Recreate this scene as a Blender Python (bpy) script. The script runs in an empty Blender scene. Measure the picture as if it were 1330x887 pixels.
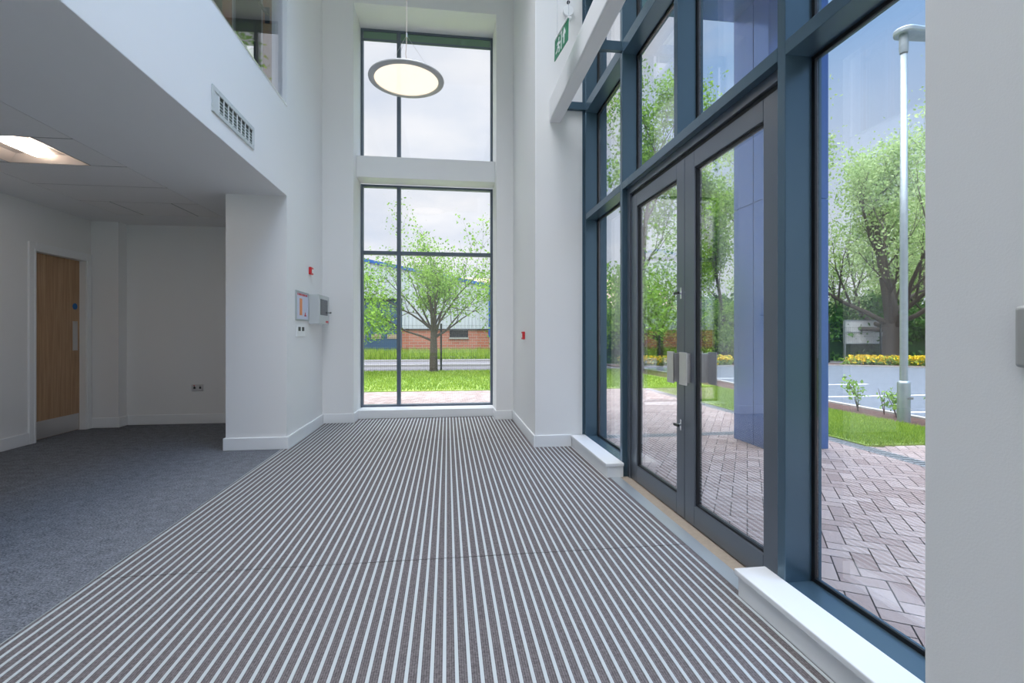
import bpy, bmesh, math, random
import numpy as np
from mathutils import Vector, Matrix, noise
random.seed(7)
SC = bpy.context.scene
COL = SC.collection
PI = math.pi

# ------------------------------------------------------------------ materials
def nmat(name):
    m = bpy.data.materials.new(name); m.use_nodes = True
    nt = m.node_tree
    for n in list(nt.nodes):
        if n.type not in ('BSDF_PRINCIPLED', 'OUTPUT_MATERIAL'): nt.nodes.remove(n)
    return m, nt, nt.nodes['Principled BSDF']

def principled(name, col, rough=0.5, metal=0.0, var=0.0, vscale=8.0, bump=0.0, bscale=60.0, spec=0.5, emis=None, estr=0.0):
    m, nt, b = nmat(name)
    b.inputs['Base Color'].default_value = (*col, 1)
    b.inputs['Roughness'].default_value = rough
    b.inputs['Metallic'].default_value = metal
    b.inputs['Specular IOR Level'].default_value = spec
    geo = nt.nodes.new('ShaderNodeNewGeometry')
    n = nt.nodes.new('ShaderNodeTexNoise'); n.inputs['Scale'].default_value = vscale
    n.inputs['Detail'].default_value = 4
    nt.links.new(geo.outputs['Position'], n.inputs['Vector'])
    mr = nt.nodes.new('ShaderNodeMapRange')
    mr.inputs['To Min'].default_value = 1 - var; mr.inputs['To Max'].default_value = 1 + var
    nt.links.new(n.outputs['Fac'], mr.inputs['Value'])
    vm = nt.nodes.new('ShaderNodeVectorMath'); vm.operation = 'SCALE'
    vm.inputs[0].default_value = col
    nt.links.new(mr.outputs['Result'], vm.inputs['Scale'])
    nt.links.new(vm.outputs['Vector'], b.inputs['Base Color'])
    if bump > 0:
        n2 = nt.nodes.new('ShaderNodeTexNoise'); n2.inputs['Scale'].default_value = bscale
        nt.links.new(geo.outputs['Position'], n2.inputs['Vector'])
        bp = nt.nodes.new('ShaderNodeBump'); bp.inputs['Strength'].default_value = bump
        bp.inputs['Distance'].default_value = 0.01
        nt.links.new(n2.outputs['Fac'], bp.inputs['Height']); nt.links.new(bp.outputs['Normal'], b.inputs['Normal'])
    if emis:
        b.inputs['Emission Color'].default_value = (*emis, 1); b.inputs['Emission Strength'].default_value = estr
    return m

def glass_mat(name, tint=(0.945, 0.95, 0.965), f0=0.13, rough=0.0):
    """window glass: clear transmission, mirror reflection growing with the viewing angle"""
    m = bpy.data.materials.new(name); m.use_nodes = True; nt = m.node_tree; nt.nodes.clear()
    out = nt.nodes.new('ShaderNodeOutputMaterial'); mix = nt.nodes.new('ShaderNodeMixShader')
    tr = nt.nodes.new('ShaderNodeBsdfTransparent'); tr.inputs['Color'].default_value = (*tint, 1)
    gl = nt.nodes.new('ShaderNodeBsdfGlossy'); gl.inputs['Roughness'].default_value = rough
    geo = nt.nodes.new('ShaderNodeNewGeometry')
    dot = nt.nodes.new('ShaderNodeVectorMath'); dot.operation = 'DOT_PRODUCT'
    nt.links.new(geo.outputs['Incoming'], dot.inputs[0]); nt.links.new(geo.outputs['Normal'], dot.inputs[1])
    def mth(op, a, b=None, v=None):
        x = nt.nodes.new('ShaderNodeMath'); x.operation = op
        if isinstance(a, (int, float)): x.inputs[0].default_value = a
        else: nt.links.new(a, x.inputs[0])
        if b is not None:
            if isinstance(b, (int, float)): x.inputs[1].default_value = b
            else: nt.links.new(b, x.inputs[1])
        return x.outputs[0]
    a = mth('ABSOLUTE', dot.outputs['Value']); c = mth('SUBTRACT', 1.0, a); p = mth('POWER', c, 5.0)
    f = mth('ADD', mth('MULTIPLY', p, 1 - f0), f0)
    nt.links.new(f, mix.inputs['Fac']); nt.links.new(tr.outputs[0], mix.inputs[1]); nt.links.new(gl.outputs[0], mix.inputs[2])
    nt.links.new(mix.outputs[0], out.inputs['Surface'])
    return m

M = {}
M['wall'] = principled('wall_paint', (0.80, 0.80, 0.795), 0.75, var=0.012, vscale=1.5, bump=0.04, bscale=250)
M['ceil'] = principled('ceiling_paint', (0.80, 0.80, 0.80), 0.8, var=0.01)
M['tile'] = principled('ceiling_tile', (0.80, 0.79, 0.78), 0.9, var=0.03, vscale=60, bump=0.1, bscale=400)
M['tbar'] = principled('ceiling_grid', (0.16, 0.16, 0.16), 0.6)
M['gloss'] = principled('gloss_white', (0.82, 0.83, 0.84), 0.35, var=0.01)
M['frame'] = principled('blue_grey_aluminium', (0.085, 0.145, 0.195), 0.26, metal=0.45, var=0.04, vscale=3)
M['framein'] = principled('grey_aluminium', (0.17, 0.19, 0.225), 0.28, metal=0.6, var=0.03)
M['winframe'] = principled('slate_aluminium', (0.12, 0.15, 0.19), 0.4, metal=0.3)
M['gasket'] = principled('black_gasket', (0.008, 0.009, 0.011), 0.5)
M['glass'] = glass_mat('clear_glass')
M['glass_door'] = glass_mat('door_glass', f0=0.21)
M['glass_far'] = glass_mat('window_glass', f0=0.04)
M['steel'] = principled('brushed_steel', (0.64, 0.62, 0.61), 0.38, metal=0.7, var=0.05, vscale=120)
M['chrome'] = principled('chrome', (0.75, 0.76, 0.78), 0.15, metal=1.0)
M['alu'] = principled('aluminium_trim', (0.50, 0.54, 0.56), 0.42, metal=0.6, var=0.04)
M['galv'] = principled('galvanised_steel', (0.42, 0.48, 0.50), 0.45, metal=0.7, var=0.2, vscale=14)
M['dark'] = principled('dark_plastic', (0.02, 0.022, 0.025), 0.4)
M['screen'] = principled('dark_screen', (0.02, 0.035, 0.05), 0.2, var=0.3, vscale=30)
M['panelgrey'] = principled('light_grey_enamel', (0.55, 0.58, 0.58), 0.45, var=0.02)
M['red'] = principled('signal_red', (0.62, 0.02, 0.03), 0.4)
M['orange'] = principled('orange_print', (0.80, 0.28, 0.10), 0.5)
M['paper'] = principled('printed_paper', (0.62, 0.64, 0.78), 0.5, var=0.03, vscale=20)
M['green'] = principled('exit_green', (0.005, 0.22, 0.10), 0.4)
M['white'] = principled('white_plastic', (0.85, 0.86, 0.86), 0.4)
M['bluedisc'] = principled('blue_disc', (0.01, 0.14, 0.42), 0.4)
M['switchgrey'] = principled('grey_plastic', (0.40, 0.40, 0.385), 0.4)
M['bead'] = principled('lamp_rim', (0.55, 0.54, 0.53), 0.45, metal=0.1)
M['blue'] = principled('blue_cladding', (0.105, 0.19, 0.43), 0.2, metal=0.55, var=0.05, vscale=0.8)
M['bluejoint'] = principled('cladding_joint', (0.01, 0.03, 0.12), 0.5)
M['brickjoint'] = principled('paving_joint', (0.09, 0.065, 0.055), 0.95, var=0.2, vscale=30)
M['drain'] = principled('drain_steel', (0.24, 0.25, 0.25), 0.7)
M['kerb'] = principled('concrete_kerb', (0.44, 0.42, 0.40), 0.9, var=0.12, vscale=12)
M['line'] = principled('road_paint', (0.75, 0.76, 0.78), 0.8)
M['mulch'] = principled('bark_mulch', (0.10, 0.052, 0.038), 0.95, var=0.8, vscale=26, bump=1.0, bscale=40)
M['soil'] = principled('gravel_verge', (0.17, 0.16, 0.165), 0.95, var=0.25, vscale=5, bump=0.3)
M['ground'] = principled('open_ground', (0.12, 0.17, 0.06), 0.95, var=0.35, vscale=1.2)
M['bark'] = principled('tree_bark', (0.085, 0.068, 0.055), 0.95, var=0.45, vscale=14, bump=0.8, bscale=30)
M['clad'] = principled('white_cladding', (0.62, 0.65, 0.68), 0.5, var=0.03)
M['rollblue'] = principled('blue_door_paint', (0.07, 0.13, 0.23), 0.5, var=0.08, vscale=2)
M['verge'] = principled('blue_flashing', (0.02, 0.12, 0.46), 0.4)
M['tanroof'] = principled('tan_roof', (0.45, 0.34, 0.24), 0.8, var=0.1)
M['signback'] = principled('white_board', (0.66, 0.68, 0.68), 0.5, var=0.04, vscale=1)
M['fence'] = principled('fence_green_black', (0.012, 0.02, 0.022), 0.5)
M['greenpane'] = principled('green_spandrel_glass', (0.16, 0.26, 0.19), 0.15)
M['yellow'] = principled('yellow_petals', (0.85, 0.62, 0.01), 0.7, var=0.2, vscale=20)
M['bronze'] = principled('bronze_wood', (0.40, 0.21, 0.11), 0.35, var=0.2, vscale=20)
M['olive'] = principled('olive_grey_paint', (0.34, 0.34, 0.28), 0.7)
M['tan'] = principled('sill_timber', (0.40, 0.33, 0.26), 0.7, var=0.15, vscale=40)
M['tray'] = principled('light_tray', (0.62, 0.54, 0.49), 0.45)
M['tube'] = principled('lit_diffuser', (0.9, 0.9, 0.9), 0.5, emis=(1.0, 0.87, 0.74), estr=26.0)
M['disc'] = principled('lit_disc', (0.9, 0.85, 0.8), 0.5, emis=(1.0, 0.88, 0.74), estr=0.7)
def disc_mat():
    m, nt, b_ = M['disc'], M['disc'].node_tree, M['disc'].node_tree.nodes['Principled BSDF']
    t = nt.nodes.new('ShaderNodeBsdfTransparent'); t.inputs['Color'].default_value = (1.0, 0.92, 0.78, 1)
    x = nt.nodes.new('ShaderNodeMixShader'); x.inputs['Fac'].default_value = 0.35
    nt.links.new(b_.outputs[0], x.inputs[1]); nt.links.new(t.outputs[0], x.inputs[2]); nt.links.new(x.outputs[0], nt.nodes['Material Output'].inputs['Surface'])
disc_mat()
M['fill_glow'] = principled('added_panel_glow', (0.9, 0.9, 0.9), 0.5, emis=(0.93, 0.96, 1.0), estr=26.0)  # glow of the unseen panels added to brighten the hall

def wood():
    m, nt, b = nmat('oak_veneer')
    geo = nt.nodes.new('ShaderNodeNewGeometry'); mp = nt.nodes.new('ShaderNodeMapping')
    mp.inputs['Scale'].default_value = (30, 30, 1.2)
    nt.links.new(geo.outputs['Position'], mp.inputs['Vector'])
    n = nt.nodes.new('ShaderNodeTexNoise'); n.inputs['Scale'].default_value = 1.6; n.inputs['Detail'].default_value = 8; n.inputs['Distortion'].default_value = 0.6
    nt.links.new(mp.outputs['Vector'], n.inputs['Vector'])
    r = nt.nodes.new('ShaderNodeValToRGB')
    r.color_ramp.elements[0].position = 0.3; r.color_ramp.elements[0].color = (0.36, 0.205, 0.105, 1)
    r.color_ramp.elements[1].position = 0.7; r.color_ramp.elements[1].color = (0.52, 0.33, 0.185, 1)
    nt.links.new(n.outputs['Fac'], r.inputs['Fac']); nt.links.new(r.outputs['Color'], b.inputs['Base Color'])
    b.inputs['Roughness'].default_value = 0.45
    return m
M['wood'] = wood()

def carpet():
    m, nt, b = nmat('speckled_carpet')
    geo = nt.nodes.new('ShaderNodeNewGeometry')
    n1 = nt.nodes.new('ShaderNodeTexNoise'); n1.inputs['Scale'].default_value = 95; n1.inputs['Detail'].default_value = 6; n1.inputs['Roughness'].default_value = 0.75
    n2 = nt.nodes.new('ShaderNodeTexNoise'); n2.inputs['Scale'].default_value = 14; n2.inputs['Detail'].default_value = 3
    for n in (n1, n2): nt.links.new(geo.outputs['Position'], n.inputs['Vector'])
    mx = nt.nodes.new('ShaderNodeMath'); mx.operation = 'MULTIPLY_ADD'; mx.inputs[1].default_value = 0.18
    nt.links.new(n2.outputs['Fac'], mx.inputs[0]); nt.links.new(n1.outputs['Fac'], mx.inputs[2])
    r = nt.nodes.new('ShaderNodeValToRGB')
    r.color_ramp.elements[0].position = 0.44; r.color_ramp.elements[0].color = (0.045, 0.05, 0.06, 1)
    r.color_ramp.elements[1].position = 0.74; r.color_ramp.elements[1].color = (0.30, 0.315, 0.35, 1)
    nt.links.new(mx.outputs[0], r.inputs['Fac']); nt.links.new(r.outputs['Color'], b.inputs['Base Color'])
    b.inputs['Roughness'].default_value = 0.95; b.inputs['Specular IOR Level'].default_value = 0.1
    bp = nt.nodes.new('ShaderNodeBump'); bp.inputs['Strength'].default_value = 0.6; bp.inputs['Distance'].default_value = 0.006
    nt.links.new(n1.outputs['Fac'], bp.inputs['Height']); nt.links.new(bp.outputs['Normal'], b.inputs['Normal'])
    return m
M['carpet'] = carpet()

PITCH = 0.0425; RAIL0 = 0.075
def matinsert():
    m, nt, b = nmat('mat_textile_insert')
    geo = nt.nodes.new('ShaderNodeNewGeometry'); sp = nt.nodes.new('ShaderNodeSeparateXYZ')
    nt.links.new(geo.outputs['Position'], sp.inputs[0])
    w = nt.nodes.new('ShaderNodeMath'); w.operation = 'MULTIPLY'; w.inputs[1].default_value = 2 * PI / (PITCH / 5)
    nt.links.new(sp.outputs['X'], w.inputs[0])
    s = nt.nodes.new('ShaderNodeMath'); s.operation = 'SINE'; nt.links.new(w.outputs[0], s.inputs[0])
    n = nt.nodes.new('ShaderNodeTexNoise'); n.inputs['Scale'].default_value = 140; nt.links.new(geo.outputs['Position'], n.inputs['Vector'])
    a = nt.nodes.new('ShaderNodeMath'); a.operation = 'MULTIPLY_ADD'; a.inputs[1].default_value = 0.14
    nt.links.new(s.outputs[0], a.inputs[0]); nt.links.new(n.outputs['Fac'], a.inputs[2])
    r = nt.nodes.new('ShaderNodeValToRGB')
    r.color_ramp.elements[0].position = 0.2; r.color_ramp.elements[0].color = (0.075, 0.066, 0.067, 1)
    r.color_ramp.elements[1].position = 0.8; r.color_ramp.elements[1].color = (0.22, 0.195, 0.197, 1)
    nt.links.new(a.outputs[0], r.inputs['Fac']); nt.links.new(r.outputs['Color'], b.inputs['Base Color'])
    b.inputs['Roughness'].default_value = 0.9; b.inputs['Specular IOR Level'].default_value = 0.2
    return m
M['insert'] = matinsert()
M['rail'] = principled('mat_rail_aluminium', (0.56, 0.60, 0.61), 0.5, metal=0.25, var=0.03)

def attr_mat(name, c0, c1, rough=0.9, translucent=0.0, noise_amt=0.0, nscale=10):
    m = bpy.data.materials.new(name); m.use_nodes = True; nt = m.node_tree
    b = nt.nodes['Principled BSDF']; b.inputs['Roughness'].default_value = rough; b.inputs['Specular IOR Level'].default_value = 0.25
    at = nt.nodes.new('ShaderNodeAttribute'); at.attribute_name = 'shade'
    mx = nt.nodes.new('ShaderNodeMix'); mx.data_type = 'RGBA'
    mx.inputs['A'].default_value = (*c0, 1); mx.inputs['B'].default_value = (*c1, 1)
    fac = at.outputs['Fac']
    if noise_amt:
        geo = nt.nodes.new('ShaderNodeNewGeometry'); n = nt.nodes.new('ShaderNodeTexNoise'); n.inputs['Scale'].default_value = nscale; n.inputs['Detail'].default_value = 5
        nt.links.new(geo.outputs['Position'], n.inputs['Vector'])
        mm = nt.nodes.new('ShaderNodeMath'); mm.operation = 'MULTIPLY_ADD'; mm.inputs[1].default_value = noise_amt
        nt.links.new(n.outputs['Fac'], mm.inputs[0]); nt.links.new(fac, mm.inputs[2])
        m2 = nt.nodes.new('ShaderNodeMath'); m2.operation = 'SUBTRACT'; m2.inputs[1].default_value = noise_amt / 2; m2.use_clamp = True
        nt.links.new(mm.outputs[0], m2.inputs[0]); fac = m2.outputs[0]
    nt.links.new(fac, mx.inputs['Factor']); nt.links.new(mx.outputs['Result'], b.inputs['Base Color'])
    if translucent:
        tl = nt.nodes.new('ShaderNodeBsdfTranslucent'); nt.links.new(mx.outputs['Result'], tl.inputs['Color'])
        ms = nt.nodes.new('ShaderNodeMixShader'); ms.inputs['Fac'].default_value = translucent
        nt.links.new(b.outputs[0], ms.inputs[1]); nt.links.new(tl.outputs[0], ms.inputs[2])
        nt.links.new(ms.outputs[0], nt.nodes['Material Output'].inputs['Surface'])
    return m
M['paver'] = attr_mat('clay_pavers', (0.34, 0.255, 0.225), (0.47, 0.38, 0.34), 0.85, noise_amt=0.35, nscale=30)
M['leaf'] = attr_mat('fresh_leaves', (0.11, 0.23, 0.03), (0.40, 0.62, 0.12), 0.6, translucent=0.5)
M['leaf_dark'] = attr_mat('hedge_leaves', (0.03, 0.11, 0.02), (0.15, 0.36, 0.06), 0.6, translucent=0.4)
M['leaf_soft'] = attr_mat('soft_green_leaves', (0.26, 0.40, 0.12), (0.62, 0.76, 0.36), 0.6, translucent=0.5)
M['blade'] = attr_mat('grass_blades', (0.15, 0.27, 0.03), (0.42, 0.54, 0.08), 0.7, translucent=0.4)
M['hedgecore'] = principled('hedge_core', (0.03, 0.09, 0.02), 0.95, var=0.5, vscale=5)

def lawn():
    m, nt, b = nmat('lawn')
    geo = nt.nodes.new('ShaderNodeNewGeometry')
    n1 = nt.nodes.new('ShaderNodeTexNoise'); n1.inputs['Scale'].default_value = 0.9; n1.inputs['Detail'].default_value = 3
    n2 = nt.nodes.new('ShaderNodeTexNoise'); n2.inputs['Scale'].default_value = 45; n2.inputs['Detail'].default_value = 5
    for n in (n1, n2): nt.links.new(geo.outputs['Position'], n.inputs['Vector'])
    a = nt.nodes.new('ShaderNodeMath'); a.operation = 'MULTIPLY_ADD'; a.inputs[1].default_value = 0.5
    nt.links.new(n2.outputs['Fac'], a.inputs[0]); nt.links.new(n1.outputs['Fac'], a.inputs[2])
    r = nt.nodes.new('ShaderNodeValToRGB')
    r.color_ramp.elements[0].position = 0.55; r.color_ramp.elements[0].color = (0.17, 0.29, 0.04, 1)
    r.color_ramp.elements[1].position = 0.95; r.color_ramp.elements[1].color = (0.36, 0.44, 0.10, 1)
    nt.links.new(a.outputs[0], r.inputs['Fac']); nt.links.new(r.outputs['Color'], b.inputs['Base Color'])
    b.inputs['Roughness'].default_value = 0.95
    return m
M['lawn'] = lawn()

def brickmat(name, c1, c2, mortar, scale, bw=0.225, bh=0.075, ms=0.012, vertical=True):
    m, nt, b = nmat(name)
    geo = nt.nodes.new('ShaderNodeNewGeometry'); sp = nt.nodes.new('ShaderNodeSeparateXYZ'); cb = nt.nodes.new('ShaderNodeCombineXYZ')
    nt.links.new(geo.outputs['Position'], sp.inputs[0])
    nt.links.new(sp.outputs['X'], cb.inputs['X']); nt.links.new(sp.outputs['Z' if vertical else 'Y'], cb.inputs['Y'])
    t = nt.nodes.new('ShaderNodeTexBrick')
    t.inputs['Scale'].default_value = scale; t.inputs['Color1'].default_value = (*c1, 1); t.inputs['Color2'].default_value = (*c2, 1)
    t.inputs['Mortar'].default_value = (*mortar, 1); t.inputs['Mortar Size'].default_value = ms
    t.inputs['Brick Width'].default_value = bw; t.inputs['Row Height'].default_value = bh
    nt.links.new(cb.outputs[0], t.inputs['Vector']); nt.links.new(t.outputs['Color'], b.inputs['Base Color'])
    b.inputs['Roughness'].default_value = 0.9
    return m
M['brick'] = brickmat('red_brick', (0.50, 0.15, 0.09), (0.58, 0.21, 0.13), (0.45, 0.30, 0.24), 1.0, 0.45, 0.15, 0.018)
M['tarmac'] = brickmat('grey_block_paving', (0.12, 0.14, 0.165), (0.155, 0.18, 0.21), (0.10, 0.115, 0.14), 1.0, 0.2, 0.1, 0.008, vertical=False)

# ------------------------------------------------------------------ mesh helper
class MB:
    def __init__(s): s.v = []; s.f = []; s.m = []
    def add(s, vs, fs, mi=0):
        o = len(s.v); s.v += [tuple(p) for p in vs]; s.f += [tuple(i + o for i in f) for f in fs]; s.m += [mi] * len(fs); return s
    def box(s, x0, x1, y0, y1, z0, z1, mi=0):
        x0, x1 = sorted((x0, x1)); y0, y1 = sorted((y0, y1)); z0, z1 = sorted((z0, z1))
        vs = [(x, y, z) for z in (z0, z1) for y in (y0, y1) for x in (x0, x1)]
        return s.add(vs, [(0, 2, 3, 1), (4, 5, 7, 6), (0, 1, 5, 4), (2, 6, 7, 3), (0, 4, 6, 2), (1, 3, 7, 5)], mi)
    def obox(s, c, size, rot, mi=0):
        vs = []
        for z in (-.5, .5):
            for y in (-.5, .5):
                for x in (-.5, .5):
                    vs.append(tuple(Vector(c) + rot @ Vector((x * size[0], y * size[1], z * size[2]))))
        return s.add(vs, [(0, 2, 3, 1), (4, 5, 7, 6), (0, 1, 5, 4), (2, 6, 7, 3), (0, 4, 6, 2), (1, 3, 7, 5)], mi)
    def prism(s, pts, axis, a0, a1, mi=0):
        """extrude a 2-D outline along an axis; pts are the other two coordinates in xyz order"""
        n = len(pts)
        def mk(p, a):
            return {'x': (a, p[0], p[1]), 'y': (p[0], a, p[1]), 'z': (p[0], p[1], a)}[axis]
        vs = [mk(p, a0) for p in pts] + [mk(p, a1) for p in pts]
        fs = [tuple(range(n - 1, -1, -1)), tuple(range(n, 2 * n))] + [(i, (i + 1) % n, (i + 1) % n + n, i + n) for i in range(n)]
        return s.add(vs, fs, mi)
    def tube(s, pts, rad, n=8, mi=0, cap=True):
        pts = [Vector(p) for p in pts]
        if not hasattr(rad, '__len__'): rad = [rad] * len(pts)
        o = len(s.v); prev = None
        for i, p in enumerate(pts):
            d = (pts[min(i + 1, len(pts) - 1)] - pts[max(i - 1, 0)]).normalized()
            if prev is None:
                u = d.orthogonal().normalized()
            else:
                u = (prev - d * prev.dot(d)); u = u.normalized() if u.length > 1e-6 else d.orthogonal().normalized()
            prev = u; w = d.cross(u)
            for k in range(n):
                a = 2 * PI * k / n
                s.v.append(tuple(p + (u * math.cos(a) + w * math.sin(a)) * rad[i]))
        for i in range(len(pts) - 1):
            for k in range(n):
                a = o + i * n + k; b = o + i * n + (k + 1) % n
                s.f.append((a, b, b + n, a + n)); s.m.append(mi)
        if cap:
            s.f.append(tuple(o + k for k in range(n - 1, -1, -1))); s.m.append(mi)
            q = o + (len(pts) - 1) * n
            s.f.append(tuple(q + k for k in range(n))); s.m.append(mi)
        return s
    def lathe(s, prof, c, n=48, mi=0):
        o = len(s.v)
        for r, z in prof:
            for k in range(n):
                a = 2 * PI * k / n; s.v.append((c[0] + r * math.cos(a), c[1] + r * math.sin(a), c[2] + z))
        for i in range(len(prof) - 1):
            for k in range(n):
                a = o + i * n + k; b = o + i * n + (k + 1) % n
                s.f.append((a, b, b + n, a + n)); s.m.append(mi)
        return s
    def build(s, name, mats, parent=None, bevel=0, smooth=False, segs=2):
        me = bpy.data.meshes.new(name); me.from_pydata(s.v, [], s.f)
        if not isinstance(mats, (list, tuple)): mats = [mats]
        for m in mats: me.materials.append(M[m] if isinstance(m, str) else m)
        for p, mi in zip(me.polygons, s.m):
            p.material_index = mi; p.use_smooth = smooth
        bm = bmesh.new(); bm.from_mesh(me); bmesh.ops.recalc_face_normals(bm, faces=bm.faces); bm.to_mesh(me); bm.free()
        me.update()
        o = bpy.data.objects.new(name, me); COL.objects.link(o)
        if parent is not None:
            o.parent = parent; o.matrix_parent_inverse = Matrix.Translation(parent.location).inverted()
        if bevel:
            b = o.modifiers.new('bevel', 'BEVEL'); b.width = bevel; b.segments = segs; b.limit_method = 'ANGLE'; b.angle_limit = math.radians(40)
        return o

def fastmesh(name, verts, nper, mat, shade, parent=None):
    """one mesh of many separate little faces, a random shade per face"""
    n = len(verts) // nper
    me = bpy.data.meshes.new(name)
    me.vertices.add(len(verts)); me.vertices.foreach_set('co', np.asarray(verts, dtype=np.float32).ravel())
    me.loops.add(len(verts)); me.loops.foreach_set('vertex_index', np.arange(len(verts), dtype=np.int32))
    me.polygons.add(n); me.polygons.foreach_set('loop_start', np.arange(0, len(verts), nper, dtype=np.int32))
    at = me.attributes.new('shade', 'FLOAT', 'FACE'); at.data.foreach_set('value', np.asarray(shade, dtype=np.float32))
    me.materials.append(M[mat]); me.update(calc_edges=True); me.validate()
    o = bpy.data.objects.new(name, me); COL.objects.link(o)
    if parent is not None:
        o.parent = parent; o.matrix_parent_inverse = Matrix.Translation(parent.location).inverted()
    return o

def empty(name, loc):
    o = bpy.data.objects.new(name, None); COL.objects.link(o); o.location = loc; o.empty_display_size = 0.1; return o
def tag(o, label=None, cat=None, group=None, kind=None):
    if label: o['label'] = label
    if cat: o['category'] = cat
    if group: o['group'] = group
    if kind: o['kind'] = kind
    return o
def struct(o, label, cat):
    return tag(o, label, cat, kind='structure')
def thing(name, loc, label, cat, group=None, kind=None):
    return tag(empty(name, loc), label, cat, group, kind)
def copy_tree(o, parent=None):
    c = o.copy(); COL.objects.link(c)
    if parent: c.parent = parent
    for ch in [x for x in COL.objects if x.parent == o]: copy_tree(ch, c)
    return c

# ------------------------------------------------------------------ dimensions
XL = -1.61      # hall left wall face
YF = 6.66       # hall far wall face
YW = 7.20       # far window frame plane
RL, RR = -1.218, 0.661   # far window reveal
XB = 0.892      # right wall blocks face
YB = 4.98       # far block face
XM = 1.41       # mullion inner face
XG = 1.545      # glazing inner face
CZ = 2.56       # low ceiling
TOP = 6.0       # hall ceiling
BK = -2.6       # back of hall
OZ = -0.02      # outside ground
WZ0, WZ1 = 0.12, 5.50

# ------------------------------------------------------------------ room shell
b = MB(); b.box(-5.2, -1.652, BK, 7.2, -0.12, 0.0)
struct(b.build('floor', 'carpet'), 'blue grey speckled carpet floor left of the striped mat', 'floor')
b = MB(); b.box(-1.652, 1.56, BK, 7.3, -0.12, -0.012)
struct(b.build('floor_mat_well', 'dark'), 'recessed base of the floor under the striped entrance mat', 'floor')

b = MB()
b.box(XL - .16, XL, BK, 5.24, CZ + .004, 3.46)
b.box(XL - .58, XL, 5.24, 7.35, -0.1, CZ)
b.box(XL - .145, XL, 5.24, 7.35, CZ, TOP)
b.box(XL - .145, XL, BK, 5.24, 5.7, TOP)
struct(b.build('wall_left', 'wall'), 'white left wall of the tall hall with the bulkhead band and column end', 'wall')
b = MB()
b.box(XL, RL, YF, 7.35, -0.1, TOP)
b.box(RR, XB + .02, YF, 7.35, -0.1, TOP)
b.box(RL, RR, YF, 7.35, WZ1, TOP)
b.box(RL, RR, 7.02, 7.35, -0.1, 0.10)
struct(b.build('wall_far', 'wall'), 'white far wall around the tall window', 'wall')
b = MB()
b.box(XB, 1.60, YB, 7.35, -0.1, TOP)
struct(b.build('wall_right_far', 'wall', bevel=.004), 'white wall block at the far end of the blue glazing', 'wall')
b = MB()
b.box(XB, 1.60, -0.35, 0.82, -0.1, TOP)
struct(b.build('wall_right_near', 'wall', bevel=.003), 'grey wall end at the right edge of the photo', 'wall')
b = MB()
b.box(-5.2, -1.77, BK - .15, BK, -0.1, TOP); b.box(-1.77, 1.60, BK - .15, BK, -.1, 0.4); b.box(-1.77, -1.3, BK - .15, BK, .4, TOP); b.box(1.3, 1.6, BK - .15, BK, .4, TOP); b.box(-1.3, 1.3, BK - .15, BK, 5.4, TOP)
struct(b.build('wall_back', 'wall'), 'white wall behind the camera with a tall opening added for daylight', 'wall')  # opening behind the camera added to let daylight in
# office walls
b = MB()
DY0, DY1, DZ = 5.88, 6.62, 2.05
b.box(-4.55, -4.37, BK, DY0, -.1, CZ + .3); b.box(-4.55, -4.37, DY1, 7.2, -.1, CZ + .3); b.box(-4.55, -4.37, DY0, DY1, DZ, CZ + .3)
b.box(-4.37, -4.06, 6.72, 7.1, -.1, CZ + .01)
struct(b.build('wall_office_left', 'wall'), 'white office wall with the oak door and a corner pier', 'wall')
b = MB(); b.box(-4.5, XL - .58, 6.88, 7.1, -.1, CZ + .3)
struct(b.build('wall_office_rear', 'wall'), 'white rear wall of the low office area with a double socket', 'wall')
b = MB()
b.box(-4.55, -4.45, BK, 7.5, 3.2, TOP); b.box(-4.55, -3.35, 7.5, 7.65, 3.2, TOP); b.box(-2.73, XL, 7.5, 7.65, 3.2, TOP); b.box(-3.35, -2.73, 7.5, 7.65, 3.2, 4.2); b.box(-3.35, -2.73, 7.5, 7.65, 5.38, TOP)
b.box(XL - .145, XL, 7.35, 7.5, 3.2, TOP)
struct(b.build('wall_upper_room', 'olive'), 'olive grey walls of the upstairs room behind the gallery glass', 'wall')
# low ceiling with tile grid
TX = [-3.83, -3.545, -2.94, -2.66]
ye = [6.32 - .6 * k for k in range(15)]
b = MB()
b.box(-2.66, XL - .001, BK, 5.24, CZ, CZ + .004); b.box(-2.66, XL - .16, BK, 5.24, CZ + .004, 3.2); b.box(-2.66, XL - .58, 5.24, 6.88, CZ, 3.2)
b.box(-4.37, -3.83, BK, 6.88, CZ, 3.2); b.box(-3.83, -2.66, 6.32, 6.88, CZ, 3.2)
b.box(-3.83, -2.66, BK, 6.32, CZ + .10, 3.2, 1)
ceil = struct(b.build('ceiling', ['ceil', 'tbar']), 'low white ceiling over the office area with a field of tiles', 'ceiling')
FIX = [(3.92, 4.52), (1.52, 2.12), (-.88, -.28)]
t = MB(); g = 0.008
g2 = MB()
for k in range(len(ye) - 1):
    y1, y0 = ye[k], ye[k + 1]
    fix = any(abs(y0 - f[0]) < .01 for f in FIX)
    if k == 0 or fix: xs = TX
    else: xs = [TX[0], TX[3]]
    for i in range(len(xs) - 1):
        if fix and abs(xs[i] + 3.545) < .001: continue
        t.box(xs[i] + g, xs[i + 1] - g, y0 + g, y1 - g, CZ + .001, CZ + .02)
    for x in xs: g2.box(x - .010, x + .010, y0, y1, CZ + .004, CZ + .03)
    g2.box(TX[0], TX[3], y1 - .010, y1 + .010, CZ + .004, CZ + .03)
t.build('ceiling_tile_field', 'tile', ceil); g2.build('ceiling_grid_bars', 'tbar', ceil)
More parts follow.
